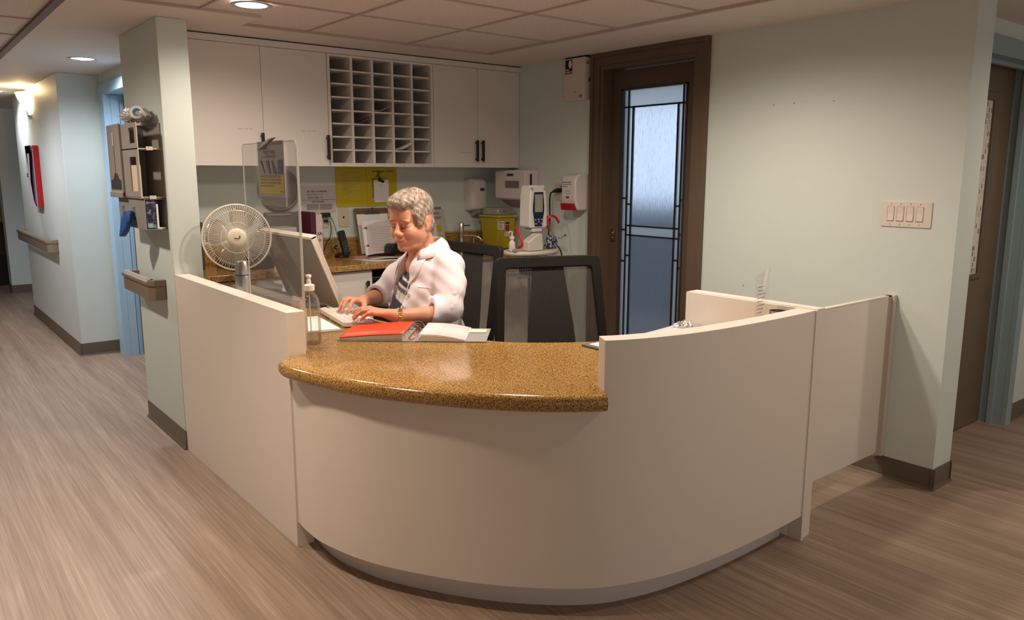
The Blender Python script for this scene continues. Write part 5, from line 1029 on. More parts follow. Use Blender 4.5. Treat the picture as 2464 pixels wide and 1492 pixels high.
# blue glove hanging out of the slot
def ellcut(): pass
m = MB(); P = []; R_ = random.Random(11)
for i in range(11):
    t = i/10; row = []
    for j in range(14):
        a = 2*PI*j/14; w_ = (.022+.062*math.sin(PI*min(1, t*1.02))**.7)*(1+.20*math.sin(3*a+5*t)); row.append((1.108-.020*t+.026*math.cos(a)*(1-.3*t), 4.90+.10*t+w_*math.sin(a), 1.385-.150*t+.010*math.sin(7*a)))
    row.append(row[0]); P.append(row)
o = m.grid(P).build('nitrile_glove', mat('glove_blue', (.02, .09, .30), .45), fixn=True); tag(o, 'blue disposable glove hanging out of the organizer slot', 'glove')
# wrapped pack on top
wp = thing('wrapped_pack', 'plastic-wrapped white pack with a blue oval lying on the organizer', 'package', (1.18, 4.85, 1.88), 0)
def blob(c, r, seed, amp, n=36, mm_=22):
    m = MB(); m.ell(c, r, n, mm_); R_ = random.Random(seed); out = []
    for (x, y, z) in m.v:
        k = 1+amp*(math.sin(47*x+seed)+math.sin(61*y+2*seed)+math.sin(83*z))*.33+R_.uniform(-amp, amp)*.5; out.append((c[0]+(x-c[0])*k, c[1]+(y-c[1])*k, c[2]+(z-c[2])*k))
    m.v = out; return m
blob((1.18, 4.87, 1.922), (.062, .13, .035), 3, .03).build('white_contents', mat('pack_white', (.60, .55, .48), .5), wp)
blob((1.18, 4.87, 1.925), (.069, .17, .044), 5, .16).build('clear_wrap', wrapm, wp, smooth=False)
MB().lathe([(0, 0), (.036, 0)], (1.150, 4.722, 1.932), (-.5, -.85, .2), 24, caps=False).build('pale_disc', mat('disc_white', (.6, .6, .6), .4), wp); MB().lathe([(0, 0), (.021, 0)], (1.149, 4.7203, 1.9325), (-.5, -.85, .2), 24, caps=False).build('blue_oval', mat('oval_blue', (.03, .12, .28), .4), wp)

for _o in list(bpy.data.objects):
    _b = _o.name.split('.')[0]
    _g = {'office_chair': 'black mesh office chairs', 'downlight': 'recessed ceiling downlights', 'wall_nail': 'small nails in the right wall', 'handrail': 'brown wall handrails', 'wall_outlet': 'wall outlets', 'wall_cabinet': 'white wall cabinets', 'base_cabinet': 'white base cabinets'}.get(_b)
    if _g and _o.parent is None: _o['group'] = _g

# ================================================================ the seated woman (signed-distance sculpture, one continuous body)
def smin(a, b, k):
    h = np.clip(.5+.5*(b-a)/k, 0, 1); return b*(1-h)+a*h-k*h*(1-h)
class SDF:
    def __init__(s, lo, hi, h):
        s.lo = np.array(lo, float); s.h = h; s.n = np.ceil((np.array(hi)-s.lo)/h).astype(int)+1
        s.F = np.full(s.n, .08, np.float32)
    def region(s, lo, hi):
        a = np.clip(((np.array(lo)-s.lo)/s.h).astype(int), 0, s.n); b = np.clip(((np.array(hi)-s.lo)/s.h).astype(int)+2, 0, s.n)
        sl = tuple(slice(x, y) for x, y in zip(a, b))
        X_g, Y_g, Z_g = np.meshgrid(*[s.lo[i]+s.h*np.arange(a[i], b[i]) for i in range(3)], indexing='ij', sparse=True)
        return sl, X_g, Y_g, Z_g
    def op(s, d, sl, k, mode):
        f = s.F[sl]
        if mode == 'add': s.F[sl] = smin(f, d, k)
        elif mode == 'sub': s.F[sl] = -smin(-f, d, k)
    def cap(s, p0, p1, r0, r1=None, k=.012, mode='add', pad=.05):
        r1 = r0 if r1 is None else r1; p0, p1 = np.array(p0, float), np.array(p1, float); rm = max(r0, r1)+pad
        sl, x, y, z = s.region(np.minimum(p0, p1)-rm, np.maximum(p0, p1)+rm); d = p1-p0; L = max(d@d, 1e-9)
        t = np.clip(((x-p0[0])*d[0]+(y-p0[1])*d[1]+(z-p0[2])*d[2])/L, 0, 1)
        D = np.sqrt((x-p0[0]-t*d[0])**2+(y-p0[1]-t*d[1])**2+(z-p0[2]-t*d[2])**2)-(r0+(r1-r0)*t); s.op(D, sl, k, mode)
    def chain(s, pts, rs, k=.012, mode='add'):
        for a, b, ra, rb in zip(pts, pts[1:], rs, rs[1:]): s.cap(a, b, ra, rb, k, mode)
    def ell(s, c, r, k=.012, mode='add', R=None, pad=.05):
        c, r = np.array(c, float), np.array(r, float); rm = r.max()+pad
        sl, x, y, z = s.region(c-rm, c+rm); x, y, z = x-c[0], y-c[1], z-c[2]
        if R is not None: x, y, z = [R[0, i]*x+R[1, i]*y+R[2, i]*z for i in range(3)]
        k0 = np.sqrt((x/r[0])**2+(y/r[1])**2+(z/r[2])**2); k1 = np.sqrt((x/r[0]**2)**2+(y/r[1]**2)**2+(z/r[2]**2)**2)
        D = k0*(k0-1)/np.maximum(k1, 1e-6); s.op(D, sl, k, mode)
    def full(s): return s.region(s.lo-1, s.lo+s.n*s.h+1)
    def sample(s, P):
        q = (np.array(P, float)-s.lo)/s.h; q = np.clip(q, 0, np.array(s.n)-1.001); i = q.astype(int); f = q-i; v = 0
        for a in (0, 1):
            for b in (0, 1):
                for c in (0, 1): v = v+s.F[i[..., 0]+a, i[..., 1]+b, i[..., 2]+c]*(f[..., 0] if a else 1-f[..., 0])*(f[..., 1] if b else 1-f[..., 1])*(f[..., 2] if c else 1-f[..., 2])
        return v
    def project(s, P, off=0., it=12):
        P = np.array(P, float); e = s.h
        for _ in range(it):
            v = s.sample(P)-off; g = np.stack([s.sample(P+np.eye(3)[i]*e)-s.sample(P-np.eye(3)[i]*e) for i in range(3)], -1)/(2*e)
            stp = g*(v/np.maximum((g**2).sum(-1), .3))[..., None]*.9; L = np.linalg.norm(stp, axis=-1, keepdims=True); P = P-stp*np.minimum(1, .01/np.maximum(L, 1e-9))
        return P
    def front(s, P, off=0.):
        """drop points onto the surface along +x, then lift by off"""
        P = np.array(P, float); P[..., 0] = s.lo[0]+.004; done = np.zeros(P.shape[:-1], bool)
        for _ in range(150): done |= s.sample(P) < .003; P[..., 0] += np.where(done, 0, .003)
        return s.project(P, off, 6)
    def mesh(s):
        F = s.F; S = F < 0; n = np.array(F.shape)
        c = np.zeros(n-1, np.int8)
        for a in (0, 1):
            for b in (0, 1):
                for d in (0, 1): c += S[a:n[0]-1+a, b:n[1]-1+b, d:n[2]-1+d]
        act = (c > 0) & (c < 8); idx = np.full(n-1, -1, np.int64); ci = np.argwhere(act); idx[act] = np.arange(len(ci))
        acc = np.zeros((len(ci), 3)); cnt = np.zeros(len(ci))
        corners = [(a, b, d) for a in (0, 1) for b in (0, 1) for d in (0, 1)]
        for A in corners:
            for ax in range(3):
                if A[ax]: continue
                B = list(A); B[ax] = 1
                fa = F[ci[:, 0]+A[0], ci[:, 1]+A[1], ci[:, 2]+A[2]]; fb = F[ci[:, 0]+B[0], ci[:, 1]+B[1], ci[:, 2]+B[2]]
                m_ = (fa < 0) != (fb < 0); t = np.where(m_, fa/np.where(m_, fa-fb, 1), 0)
                p = np.array(A, float)[None].repeat(len(ci), 0); p[:, ax] += t; acc += p*m_[:, None]; cnt += m_
        V = s.lo+(ci+acc/cnt[:, None])*s.h; faces = []
        for ax in range(3):
            u, v = (ax+1) % 3, (ax+2) % 3; sl0 = [slice(1, n[i]-1) for i in range(3)]; sl0[ax] = slice(0, n[ax]-1); sl1 = list(sl0); sl1[ax] = slice(1, n[ax])
            a, b = S[tuple(sl0)], S[tuple(sl1)]; e = np.argwhere(a != b); off = np.array([1, 1, 1]); off[ax] = 0; sgn = a[tuple(e.T)]; e = e+off
            def cell(du, dv):
                q = e.copy(); q[:, u] -= du; q[:, v] -= dv; return idx[q[:, 0], q[:, 1], q[:, 2]]
            Q = np.stack([cell(1, 1), cell(0, 1), cell(0, 0), cell(1, 0)], 1); Q[~sgn] = Q[~sgn][:, ::-1]; faces.append(Q)
        Fc_ = np.concatenate(faces); Fc_ = Fc_[(Fc_ >= 0).all(1)]; return V, Fc_
def np_mesh(name, V, Fq, material, parent, smooth_it=0):
    me = bpy.data.meshes.new(name); P = WM[parent.name]; c = V.mean(0); W = P @ Matrix.Translation(P.inverted() @ Vector(c)); inv = np.array(W.inverted())
    V = V @ inv[:3, :3].T+inv[:3, 3]
    me.vertices.add(len(V)); me.vertices.foreach_set('co', V.astype(np.float32).ravel()); me.loops.add(len(Fq)*4); me.loops.foreach_set('vertex_index', Fq.astype(np.int32).ravel())
    me.polygons.add(len(Fq)); me.polygons.foreach_set('loop_start', np.arange(len(Fq), dtype=np.int32)*4); me.polygons.foreach_set('loop_total', np.full(len(Fq), 4, np.int32))
    me.update(calc_edges=True); me.validate(); me.polygons.foreach_set('use_smooth', [True]*len(me.polygons)); me.materials.append(material)
    o = bpy.data.objects.new(name, me); COL.objects.link(o); o.parent = parent; o.location = P.inverted() @ W.translation; WM[o.name] = W
    if smooth_it: md = o.modifiers.new('relax', 'SMOOTH'); md.iterations = smooth_it; md.factor = .5
    return o
def skin_mat():
    m = mat('skin', (.62, .30, .19), .48, var=.10, vscale=30, bump=.12, bscale=350); b = m.node_tree.nodes['Principled BSDF']
    b.inputs['Subsurface Weight'].default_value = .12; b.inputs['Subsurface Radius'].default_value = (.02, .008, .004); b.inputs['Subsurface Scale'].default_value = .5; return m
skin = skin_mat()
woman = thing('person', 'seated person with short grey hair in a white coat typing at the keyboard', 'person', (2.34, 3.50, 0))
CY = 3.475
HS = 1.19
HC = np.array([2.130, 3.484, 1.362])
pt_ = math.radians(12)
fh_ = np.array([-.93*math.cos(pt_), -.36*math.cos(pt_), -math.sin(pt_)]); fh_ /= np.linalg.norm(fh_)
lh_ = np.cross(np.array([0, 0, 1.]), fh_); lh_ /= np.linalg.norm(lh_); uh_ = np.cross(fh_, lh_)   # her left is towards the camera (-y)
if lh_[1] > 0: lh_ = -lh_
uh_ = np.cross(lh_, fh_) if np.cross(lh_, fh_)[2] > 0 else np.cross(fh_, lh_)
RH = np.stack([fh_, lh_, uh_], 1)
def hp(f, l, u): return HC + HS*(fh_*f+lh_*l+uh_*u)
B = SDF((1.74, 3.10, .76), (2.62, 3.92, 1.56), .0034)
# --- torso core, neck
B.ell((2.27, CY, 1.00), (.10, .15, .20), .03); B.ell((2.30, CY, .88), (.11, .15, .14), .03); B.cap((2.255, CY-.13, 1.13), (2.255, CY+.13, 1.13), .05, .05, .03)
B.ell((2.19, CY, 1.12), (.07, .13, .09), .03)
B.cap((2.235, CY+.01, 1.13), hp(-.035, 0, -.05), .068, .066, .03)
B.cap(hp(.0, 0, -.10), (2.185, CY, 1.15), .046, .05, .02)
# --- head
def he(c, r, k=.014, mode='add'): B.ell(hp(*c), np.array(r)*HS, k*HS, mode, RH)
def hc_(a, b, r0, r1, k=.012, mode='add'): B.cap(hp(*a), hp(*b), r0*HS, r1*HS, k*HS, mode)
he((-.018, 0, .036), (.094, .076, .082)); he((.012, 0, -.03), (.070, .066, .080), .02); he((.040, 0, -.062), (.048, .046, .046), .02)
for s in (-1, 1):
    he((.054, s*.037, -.038), (.034, .031, .031), .024); he((.005, s*.052, -.060), (.040, .026, .034), .02)
    he((-.02, s*.060, .0), (.05, .02, .05), .02)
he((.074, 0, -.099), (.024, .026, .020), .012); he((.030, 0, -.098), (.050, .052, .024), .02)
he((.070, 0, .028), (.020, .052, .022), .018); he((.058, 0, .055), (.03, .05, .03), .02)
for s in (-1, 1):
    he((.092, s*.031, .001), (.016, .022, .013), .010, 'sub'); he((.072, s*.031, -.002), (.0165, .019, .0140), .004)
    he((.078, s*.032, .017), (.012, .024, .007), .010); he((.074, s*.030, -.018), (.012, .019, .006), .008)
hc_((.086, 0, .004), (.101, 0, -.028), .0085, .0125, .012); he((.104, 0, -.033), (.0125, .0145, .0115), .009)
for s in (-1, 1): he((.096, s*.0150, -.037), (.011, .0085, .008), .006); he((.102, s*.007, -.0455), (.004, .0032, .003), .002, 'sub')
he((.080, 0, -.066), (.020, .036, .018), .012)
for k in range(9):   # smile crease
    pass
hc_((.1015, -.017, -.0695), (.0985, 0, -.0735), .0016, .0018, .004, 'sub'); hc_((.0985, 0, -.0735), (.1015, .017, -.0695), .0018, .0016, .004, 'sub')
hc_((.084, -.038, -.0575), (.1015, -.017, -.0695), .0012, .0016, .004, 'sub'); hc_((.084, .038, -.0575), (.1015, .017, -.0695), .0012, .0016, .004, 'sub')
for s in (-1, 1):   # fold from nose wing to mouth corner
    hc_((.096, s*.023, -.036), (.083, s*.042, -.060), .0018, .0018, .007, 'sub')
    he((-.012, s*.082, -.012), (.019, .008, .031), .006); he((-.006, s*.090, -.008), (.009, .0045, .017), .004, 'sub'); he((-.002, s*.079, -.037), (.009, .007, .010), .006)
# --- arms: near (her left) and far (her right)
B.chain([(2.26, CY-.15, 1.12), (2.20, 3.245, .905)], [.055, .046], .02)
B.chain([(2.20, 3.245, .905), (2.07, 3.272, .899), (1.935, 3.312, .905), (1.905, 3.322, .912)], [.044, .040, .030, .0285], .02)
B.chain([(2.24, CY+.17, 1.12), (2.15, 3.80, .93)], [.055, .048], .02)
B.chain([(2.15, 3.80, .93), (2.05, 3.765, .925), (1.965, 3.70, .925), (1.935, 3.672, .928)], [.046, .040, .030, .028], .02)
def hand(W, K, tips, thumb, mids):
    for i, kn in enumerate(K): B.cap(W, kn, .020 if i in (1, 2) else .018, .0125, .012)
    B.cap(K[0], K[3], .012, .011, .010)
    for kn, tp, md in zip(K, tips, mids):
        kn, tp = np.array(kn), np.array(tp); m1 = kn+(tp-kn)*.42+np.array([0, 0, md]); m2 = kn+(tp-kn)*.78+np.array([0, 0, md*.75])
        B.chain([kn, m1, m2, tp], [.0118, .0104, .0092, .0080], .0035)
    B.chain(thumb, [.017, .0135, .0105, .0088], .006)
hand((1.905, 3.322, .915), [(1.842, 3.418, .938), (1.822, 3.393, .942), (1.812, 3.363, .938), (1.818, 3.334, .928)],
     [(1.787, 3.492, .912), (1.768, 3.452, .896), (1.752, 3.415, .895), (1.768, 3.370, .896)],
     [(1.885, 3.36, .915), (1.862, 3.415, .912), (1.840, 3.452, .905), (1.825, 3.480, .902)], [.010, .016, .016, .012])
hand((1.935, 3.672, .928), [(1.868, 3.628, .950), (1.858, 3.658, .956), (1.862, 3.690, .952), (1.876, 3.718, .942)],
     [(1.818, 3.596, .897), (1.798, 3.632, .896), (1.800, 3.672, .896), (1.822, 3.712, .898)],
     [(1.925, 3.632, .928), (1.905, 3.590, .922), (1.885, 3.560, .912), (1.868, 3.540, .903)], [.016, .020, .018, .014])
V, Q = B.mesh(); body = np_mesh('body', V, Q, skin, woman, 2)
# eyes: dark lash line, brows, lips, earring, watch, nails
def on_head(pts, off): return B.project(np.array([hp(*p) for p in pts]), off)
lash = mat('lash', (.035, .018, .014), .6); browm = mat('eyebrow_hair', (.24, .13, .09), .9, spec=0); lipm = mat('lips', (.50, .15, .12), .4); gold = mat('gold', (.75, .52, .20), .22, metal=1)
for s in (-1, 1):
    P = on_head([(.10, s*(.030+.017*t), -.0075-.0035*(1-t*t)+.002*t) for t in np.linspace(-1, 1, 11)], .0006); MB().tube([tuple(p) for p in P], [.0004+.0011*math.sin(PI*i/10) for i in range(11)], 6).build('lash_line', lash, body)
    P = on_head([(.10, s*(.031+.021*t), .0195+.0045*(1-t*t)-.001*t) for t in np.linspace(-1, 1, 11)], .0004); MB().tube([tuple(p) for p in P], [.0006+.0016*math.sin(PI*i/10) for i in range(11)], 6).build('eyebrow', browm, body)
P = on_head([(.12, .037*t, -.0712+.011*t*t) for t in np.linspace(-1, 1, 13)], .0002); m = MB().tube([tuple(p) for p in P], [.0005+.0015*math.sin(PI*i/12) for i in range(13)], 8)
P = on_head([(.12, .031*t, -.0775+.010*t*t) for t in np.linspace(-1, 1, 13)], -.0006); m.tube([tuple(p) for p in P], [.0004+.0024*math.sin(PI*i/12) for i in range(13)], 8); m.build('lips', lipm, body)
e0 = Vector(hp(-.002, .083, -.047)); MB().tube([e0, e0+Vector((0, 0, -.012)), e0+Vector((0, 0, -.024))], .0009, 5).lathe([(0, -.005), (.004, -.002), (.004, .002), (0, .005)], e0+Vector((0, 0, -.028)), Z, 12).build('earring', gold, body)
W0 = Vector((1.945, 3.309, .9045)); wd = (Vector((2.07, 3.272, .900))-Vector((1.905, 3.322, .915))).normalized(); wu = wd.cross(Vector((0, 0, 1))).normalized(); wv = wd.cross(wu)
m = MB()
for k in range(22):
    a = 2*PI*k/22; c0 = W0+(wu*math.cos(a)+wv*math.sin(a))*.0350; 
    for q in (-1, 0, 1): m.ell(tuple(c0+wd*q*.0062), (.0052, .0042, .0048), 8, 6)
m.build('watch_bracelet', gold, body)
fc_ = W0+Vector((-.004, -.02, .031)); MB().lathe([(.012, -.004), (.0125, .003), (.011, .005), (0, .005)], fc_, (-.1, -.5, 1), 20).build('watch_face', gold, body)
# --- hair
def hairmat(name, cols, sc):
    m = bpy.data.materials.new(name); m.use_nodes = True; nt = m.node_tree; b = nt.nodes['Principled BSDF']
    tc = nt.nodes.new('ShaderNodeTexCoord'); n = nt.nodes.new('ShaderNodeTexNoise'); n.inputs['Scale'].default_value = sc; n.inputs['Detail'].default_value = 3; nt.links.new(tc.outputs['Object'], n.inputs['Vector'])
    r = ramp(nt, n.outputs['Fac'], cols); nt.links.new(r.outputs[0], b.inputs['Base Color']); b.inputs['Roughness'].default_value = .55; return m
hairm = hairmat('grey_hair', [(.35, (.20, .15, .115)), (.5, (.35, .28, .22)), (.66, (.53, .45, .37))], 40)
Hh = SDF(hp(-.02, 0, .04)-.19, hp(-.02, 0, .04)+.19, .0038)
def hh(c, r, k=.014, mode='add'): Hh.ell(hp(*c), np.array(r)*HS, k*HS, mode, RH)
hh((-.024, 0, .048), (.104, .086, .088), .01); hh((.020, 0, .092), (.070, .070, .040), .02); hh((-.06, 0, -.02), (.060, .070, .075), .02); hh((-.078, 0, -.062), (.035, .048, .055), .02)
hh((.055, 0, .092), (.040, .060, .026), .015)
for s in (-1, 1): hh((.022, s*.074, .022), (.030, .012, .040), .015)
# cut away face and ears
hh((.105, 0, -.030), (.085, .110, .098), .006, 'sub'); hh((.03, 0, -.10), (.095, .12, .075), .006, 'sub')
for s in (-1, 1): hh((-.008, s*.098, -.018), (.026, .028, .038), .006, 'sub')
sl, gx, gy, gz = Hh.full(); Hh.F = Hh.F+(.0014*np.sin(gx*260+3*np.sin(gz*90))*np.sin(gy*230+2*np.sin(gx*80))+.0012*np.sin(gz*210+gx*150)).astype(np.float32)
V, Q = Hh.mesh(); hair = np_mesh('hair', V, Q, hairm, woman, 1)
# strands over the cap
R_ = np.random.default_rng(4); sel = V[R_.choice(len(V), 9000)]; Pp = sel.copy(); e = .004
g = np.stack([Hh.sample(Pp+np.eye(3)[i]*e)-Hh.sample(Pp-np.eye(3)[i]*e) for i in range(3)], -1); g /= np.linalg.norm(g, axis=1)[:, None]+1e-9
crown = hp(-.045, 0, .125); m = MB()
for p, nrm in zip(Pp, g):
    rel = (p-HC)@RH/HS
    flow = p-crown; flow = flow-nrm*(flow@nrm); flow /= np.linalg.norm(flow)+1e-6; flow = flow+R_.normal(0, .45, 3); flow -= nrm*(flow@nrm); flow /= np.linalg.norm(flow)+1e-6
    L = R_.uniform(.009, .022); lift = R_.uniform(.05, .42) if rel[2] > .03 else R_.uniform(.0, .15)
    if rel[0] > .05 and rel[2] < .07: L *= .6; lift *= .5
    side = np.cross(nrm, flow); wd_ = .00035+.0003*R_.random(); pts = [p-nrm*.001, p+flow*L*.5+nrm*L*.5*lift, p+flow*L+nrm*L*lift*.8]
    vs = []
    for q_, ww in zip(pts, (1, .8, .1)): vs += [tuple(q_-side*wd_*ww), tuple(q_+side*wd_*ww)]
    m.add(vs, [(0, 1, 3, 2), (2, 3, 5, 4)])
m.build('hair_strands', hairm, hair, fixn=False, smooth=True)
# --- coat, shirt
def torso(S, o):
    S.ell((2.270, CY, 1.02), (.120+o, .180+o, .20+o), .04); S.ell((2.175, CY+.02, .99), (.095+o, .160+o, .11+o), .05)
    S.ell((2.21, CY+.03, .86), (.165+o, .205+o, .15+o), .05); S.ell((2.27, CY+.02, .72), (.15+o, .19+o, .16+o), .05)
    S.cap((2.265, CY-.135, 1.115), (2.255, CY+.135, 1.115), .072+o, .072+o, .05)
    S.cap((2.245, CY, 1.15), (2.235, CY, 1.20), .07+o, .058+o, .03)
def shirt_mat():
    m = bpy.data.materials.new('striped_knit'); m.use_nodes = True; nt = m.node_tree; b = nt.nodes['Principled BSDF']; ge = nt.nodes.new('ShaderNodeNewGeometry'); sp = nt.nodes.new('ShaderNodeSeparateXYZ'); nt.links.new(ge.outputs['Position'], sp.inputs[0])
    n = nt.nodes.new('ShaderNodeTexNoise'); n.inputs['Scale'].default_value = 150; nt.links.new(ge.outputs['Position'], n.inputs['Vector'])
    ma = nt.nodes.new('ShaderNodeMath'); ma.operation = 'MULTIPLY_ADD'; ma.inputs[1].default_value = .022; nt.links.new(n.outputs['Fac'], ma.inputs[0]); nt.links.new(sp.outputs['Z'], ma.inputs[2])
    my_ = nt.nodes.new('ShaderNodeMath'); my_.operation = 'MULTIPLY_ADD'; my_.inputs[1].default_value = -.22; nt.links.new(sp.outputs['Y'], my_.inputs[0]); nt.links.new(ma.outputs[0], my_.inputs[2])
    mr = nt.nodes.new('ShaderNodeMapRange'); mr.inputs[1].default_value = .85+.011-.22*3.41; mr.inputs[2].default_value = 1.17+.011-.22*3.41; nt.links.new(my_.outputs[0], mr.inputs[0])
    nv_, wh, gy_ = (.030, .036, .060), (.70, .63, .56), (.11, .12, .16)
    def zz(z): return (z-.85)/.32
    r = ramp(nt, mr.outputs[0], [(0, nv_), (zz(.915), wh), (zz(.962), gy_), (zz(.985), wh), (zz(1.0), nv_), (zz(1.024), wh), (zz(1.036), nv_), (zz(1.088), wh)]); r.color_ramp.interpolation = 'CONSTANT'; nt.links.new(r.outputs[0], b.inputs['Base Color']); b.inputs['Roughness'].default_value = .8; return m
Ssh = SDF((1.95, 3.20, .70), (2.48, 3.76, 1.24), .006); torso(Ssh, -.004)
sl, gx, gy, gz = Ssh.full()
Ssh.F = np.maximum(Ssh.F, (-((gx-2.15)*.55+(1.145-gz)*1.0)*.85).astype(np.float32)+0*gy.astype(np.float32))   # scooped neckline, open towards the front
V, Q = Ssh.mesh(); shirt = np_mesh('striped_top', V, Q, shirt_mat(), woman, 1)
coatm = mat('white_coat_cotton', (.86, .79, .83), .75, bump=.25, bscale=500, var=.02)
Cc = SDF((1.96, 3.04, .58), (2.58, 3.98, 1.29), .0045); torso(Cc, .014)
Cc.ell((2.165, CY+.01, 1.105), (.078, .140, .075), .04)
Sl = SDF((1.96, 3.04, .58), (2.58, 3.98, 1.29), .0045)
nearS = [(2.258, CY-.150, 1.125), (2.235, 3.290, 1.03), (2.205, 3.262, .925)]
Sl.chain(nearS, [.078, .080, .078], .03); Sl.chain([(2.205, 3.262, .925), (2.08, 3.278, .910)], [.078, .069], .02)
farS = [(2.245, CY+.165, 1.118), (2.20, 3.74, 1.02), (2.16, 3.795, .945)]
Sl.chain(farS, [.080, .086, .080], .03); Sl.chain([(2.16, 3.795, .945), (2.06, 3.775, .935)], [.076, .064], .02)
e1_ = np.array([-.52, -.85, 0]); e2_ = np.array([.78, -.62, 0])
def sleeve_pt(t, a, R0=.078):
    P = [np.array(p) for p in nearS]; q = P[0]+(P[1]-P[0])*t*2 if t < .5 else P[1]+(P[2]-P[1])*(t-.5)*2
    return q+(e1_*math.cos(a)+e2_*math.sin(a))*R0
for t0, a0, t1, a1, rr_ in ((.98, -1.0, .62, .3, .009), (.62, .3, .50, 1.1, .007), (.80, -1.2, .50, -.2, .009), (.50, -.2, .22, .5, .007), (1.05, -.7, .86, .5, .009), (.55, -1.4, .10, -.5, .010), (.10, -.5, -.05, .2, .007), (.95, .2, .55, .9, .008), (.35, -1.3, .05, -.9, .009)):
    Sl.cap(sleeve_pt(t0, a0), sleeve_pt(t1, a1), rr_, rr_*.5, .008)
sl, gx, gy, gz = Cc.full()
def fold(a, b, c, f, amp, ph): return amp*np.sin((gx*a+gy*b+gz*c)*f+ph)
fl = (fold(.3, .8, .5, 62, .0026, 0)*(.5+.5*np.sin(gz*19+gx*11))+fold(.7, -.3, .9, 85, .0020, 1)*(.5+.5*np.sin(gy*17+2))+fold(-.5, .5, .8, 41, .0022, 2)).astype(np.float32)
Cc.F = Cc.F+fl; Sl.F = Sl.F+fl
Ct = SDF((1.96, 3.04, .58), (2.58, 3.98, 1.29), .0045); Ct.F = smin(Cc.F, Sl.F, .03).astype(np.float32)
def cut(q, n):
    n = np.array(n)/np.linalg.norm(n); return ((gx-q[0])*n[0]+(gy-q[1])*n[1]+(gz-q[2])*n[2]).astype(np.float32)
Sl.F = np.where((gy < 3.40) & (gx < 2.20) & (gz < 1.0), np.maximum(Sl.F, cut((2.105, 3.27, .91), (-.14, .04, .03))), Sl.F)
Sl.F = np.where((gy > 3.66) & (gx < 2.16) & (gz < 1.0), np.maximum(Sl.F, cut((2.075, 3.775, .93), (-.10, -.045, -.02))), Sl.F)
Sl.F = Sl.F.astype(np.float32)
Sl.cap((2.150, 3.262, .907), (2.02, 3.285, .902), .051, .050, .004, 'sub'); Sl.cap((2.12, 3.79, .935), (2.02, 3.765, .932), .047, .046, .004, 'sub')
Cc.F = smin(Cc.F, Sl.F, .016).astype(np.float32)
# open front: wedge between the two coat edges, and the neck opening
sl, gx, gy, gz = Cc.full()
ZE = [.80, .92, 1.015, 1.12, 1.19]; NE = [.02, -.015, -.045, -.045, -.045]; FE = [.20, .168, .13, .088, .072]
yn_, yf_ = CY+np.interp(gz, ZE, NE), CY+np.interp(gz, ZE, FE); lc = (yn_+yf_)/2; hw = (yf_-yn_)/2
wedge = np.maximum(np.abs(gy-lc)-hw, gx-2.20); Cc.F = -smin(-Cc.F, wedge.astype(np.float32), .004)
Cc.cap((2.175, CY, 1.21), (2.13, CY-.01, 1.32), .056, .075, .006, 'sub'); Cc.cap((2.245, CY, 1.21), (2.24, CY, 1.33), .060, .068, .006, 'sub')
Cc.F = Cc.F.astype(np.float32)
V, Q = Cc.mesh(); coat = np_mesh('white_coat', V, Q, coatm, woman, 2)
# lapels and collar, buttons and pocket laid on the coat
def patch(corners, nu, nv, off, name, mt, sol=.004):
    a, b, c, d = [np.array(p, float) for p in corners]; U_, V_ = np.meshgrid(np.linspace(0, 1, nu), np.linspace(0, 1, nv), indexing='ij'); U_, V_ = U_[..., None], V_[..., None]
    P = a*(1-U_)*(1-V_)+b*U_*(1-V_)+c*U_*V_+d*(1-U_)*V_; P = Ct.project(P.reshape(-1, 3), off).reshape(nu, nv, 3)
    return MB().grid([[tuple(p) for p in r] for r in P]).build(name, mt, coat, solid=sol, fixn=True)
def ledge(z, s_): return CY+float(np.interp(z, ZE, NE if s_ < 0 else FE))
for s_ in (-1, 1):
    rows = []
    for i in range(18):
        t = i/17; z = 1.185-.20*t; w_l = .060*math.sin(PI*min(1, t*1.15+.12))**.8*(1-t*.3)+.004
        rows.append([[2.06, ledge(z, s_)+s_*w_l*j/6-s_*.002, z+.012*j/6] for j in range(7)])
    P = Ct.front(np.array(rows).reshape(-1, 3), .0075).reshape(18, 7, 3)
    MB().grid([[tuple(p) for p in r_] for r_ in P]).build('lapel', coatm, coat, solid=.004)
col_ = []
for t in np.linspace(-2.5, 2.5, 30):
    front = (1-math.cos(t))/2; cx_, cy_ = 2.225, CY; rr_ = .072-.004*front
    def cpt(rad, z): return (cx_+rad*math.cos(t)*1.10-.015*front, cy_-.008*front+rad*math.sin(t), z)
    b0 = cpt(rr_+.006, 1.262-.062*front**1.4); top_ = cpt(rr_-.004, 1.268-.070*front**1.4); out_ = cpt(rr_+.042, 1.205-.050*front**1.2)
    mid = tuple((np.array(b0)+np.array(out_))/2+np.array([0, 0, .012])); col_.append([tuple(np.array(top_)-[0, 0, .03]), top_, b0, mid, out_])
MB().grid(col_).build('collar', coatm, coat, solid=.005)
le = CY-.035
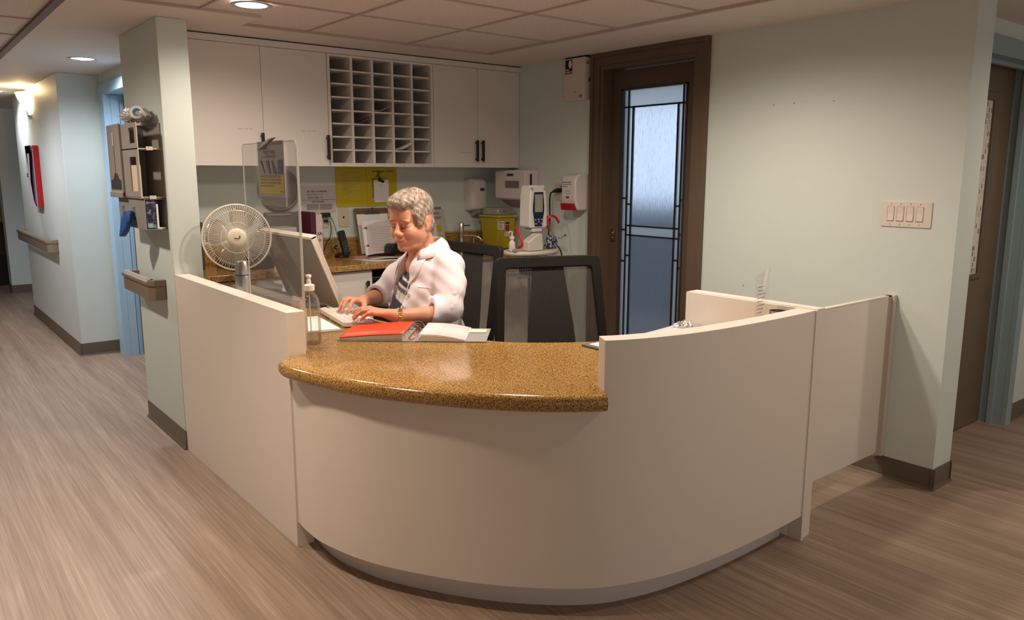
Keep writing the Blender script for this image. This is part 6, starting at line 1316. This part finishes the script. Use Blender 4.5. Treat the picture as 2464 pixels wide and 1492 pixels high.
P = Ct.front(np.array([[2.05, ledge(1.02, -1)-.055-.065*j/9, 1.028-.004*j/9] for j in range(10)]), .0012); MB().tube([tuple(p) for p in P], .0016, 6).build('pocket_seam', coatm, coat)
P = Ct.front(np.array([[2.05, ledge(1.02, -1)-.055, 1.03-.085*j/9] for j in range(10)]), .0008); MB().tube([tuple(p) for p in P], .0012, 6).build('pocket_seam', coatm, coat)
btn = mat('pearl_button', (.70, .66, .66), .25)
for y, z in ((ledge(.985, -1)-.022, .985), (ledge(.925, -1)-.022, .925), (ledge(.97, 1)+.02, .97), (ledge(.90, 1)+.02, .90)):
    p = Ct.front(np.array([[2.03, y, z]]), .0045)[0]; MB().lathe([(.0095, -.002), (.0098, .002), (.007, .003), (.006, .0018), (0, .0018)], tuple(p), (-1, -.35 if y < CY-.05 else .2, .1), 18).build('button', btn, coat)
p = Ct.front(np.array([[2.04, le+.095, 1.02]]), .005)[0]; MB().bar(tuple(p), tuple(p+np.array([-.004, 0, -.05])), .006, .006).build('pen_clip', steel, coat)
# --- trousers and shoes
trm_ = mat('navy_trousers', (.02, .022, .035), .8)
L_ = SDF((1.80, 3.22, .03), (2.58, 3.78, .78), .008)
L_.ell((2.36, 3.50, .62), (.15, .185, .10), .04)
for y in (3.405, 3.60): L_.chain([(2.36, y, .61), (1.98, y, .60)], [.085, .068], .03); L_.chain([(1.98, y, .60), (2.0, y, .35), (1.99, y, .12)], [.066, .055, .045], .02)
V, Q = L_.mesh(); np_mesh('trousers', V, Q, trm_, woman, 1)
for y in (3.405, 3.60): 
    Sx = SDF((1.78, y-.08, -.01), (2.10, y+.08, .16), .005); Sx.cap((2.0, y, .05), (1.87, y, .04), .045, .038, .02); Sx.cap((2.01, y, .05), (2.0, y, .12), .04, .045, .02); sl, gx, gy, gz = Sx.full(); Sx.F = np.maximum(Sx.F, (.004-gz).astype(np.float32)+0*(gx+gy).astype(np.float32)); V, Q = Sx.mesh(); np_mesh('shoe', V, Q, black, woman)
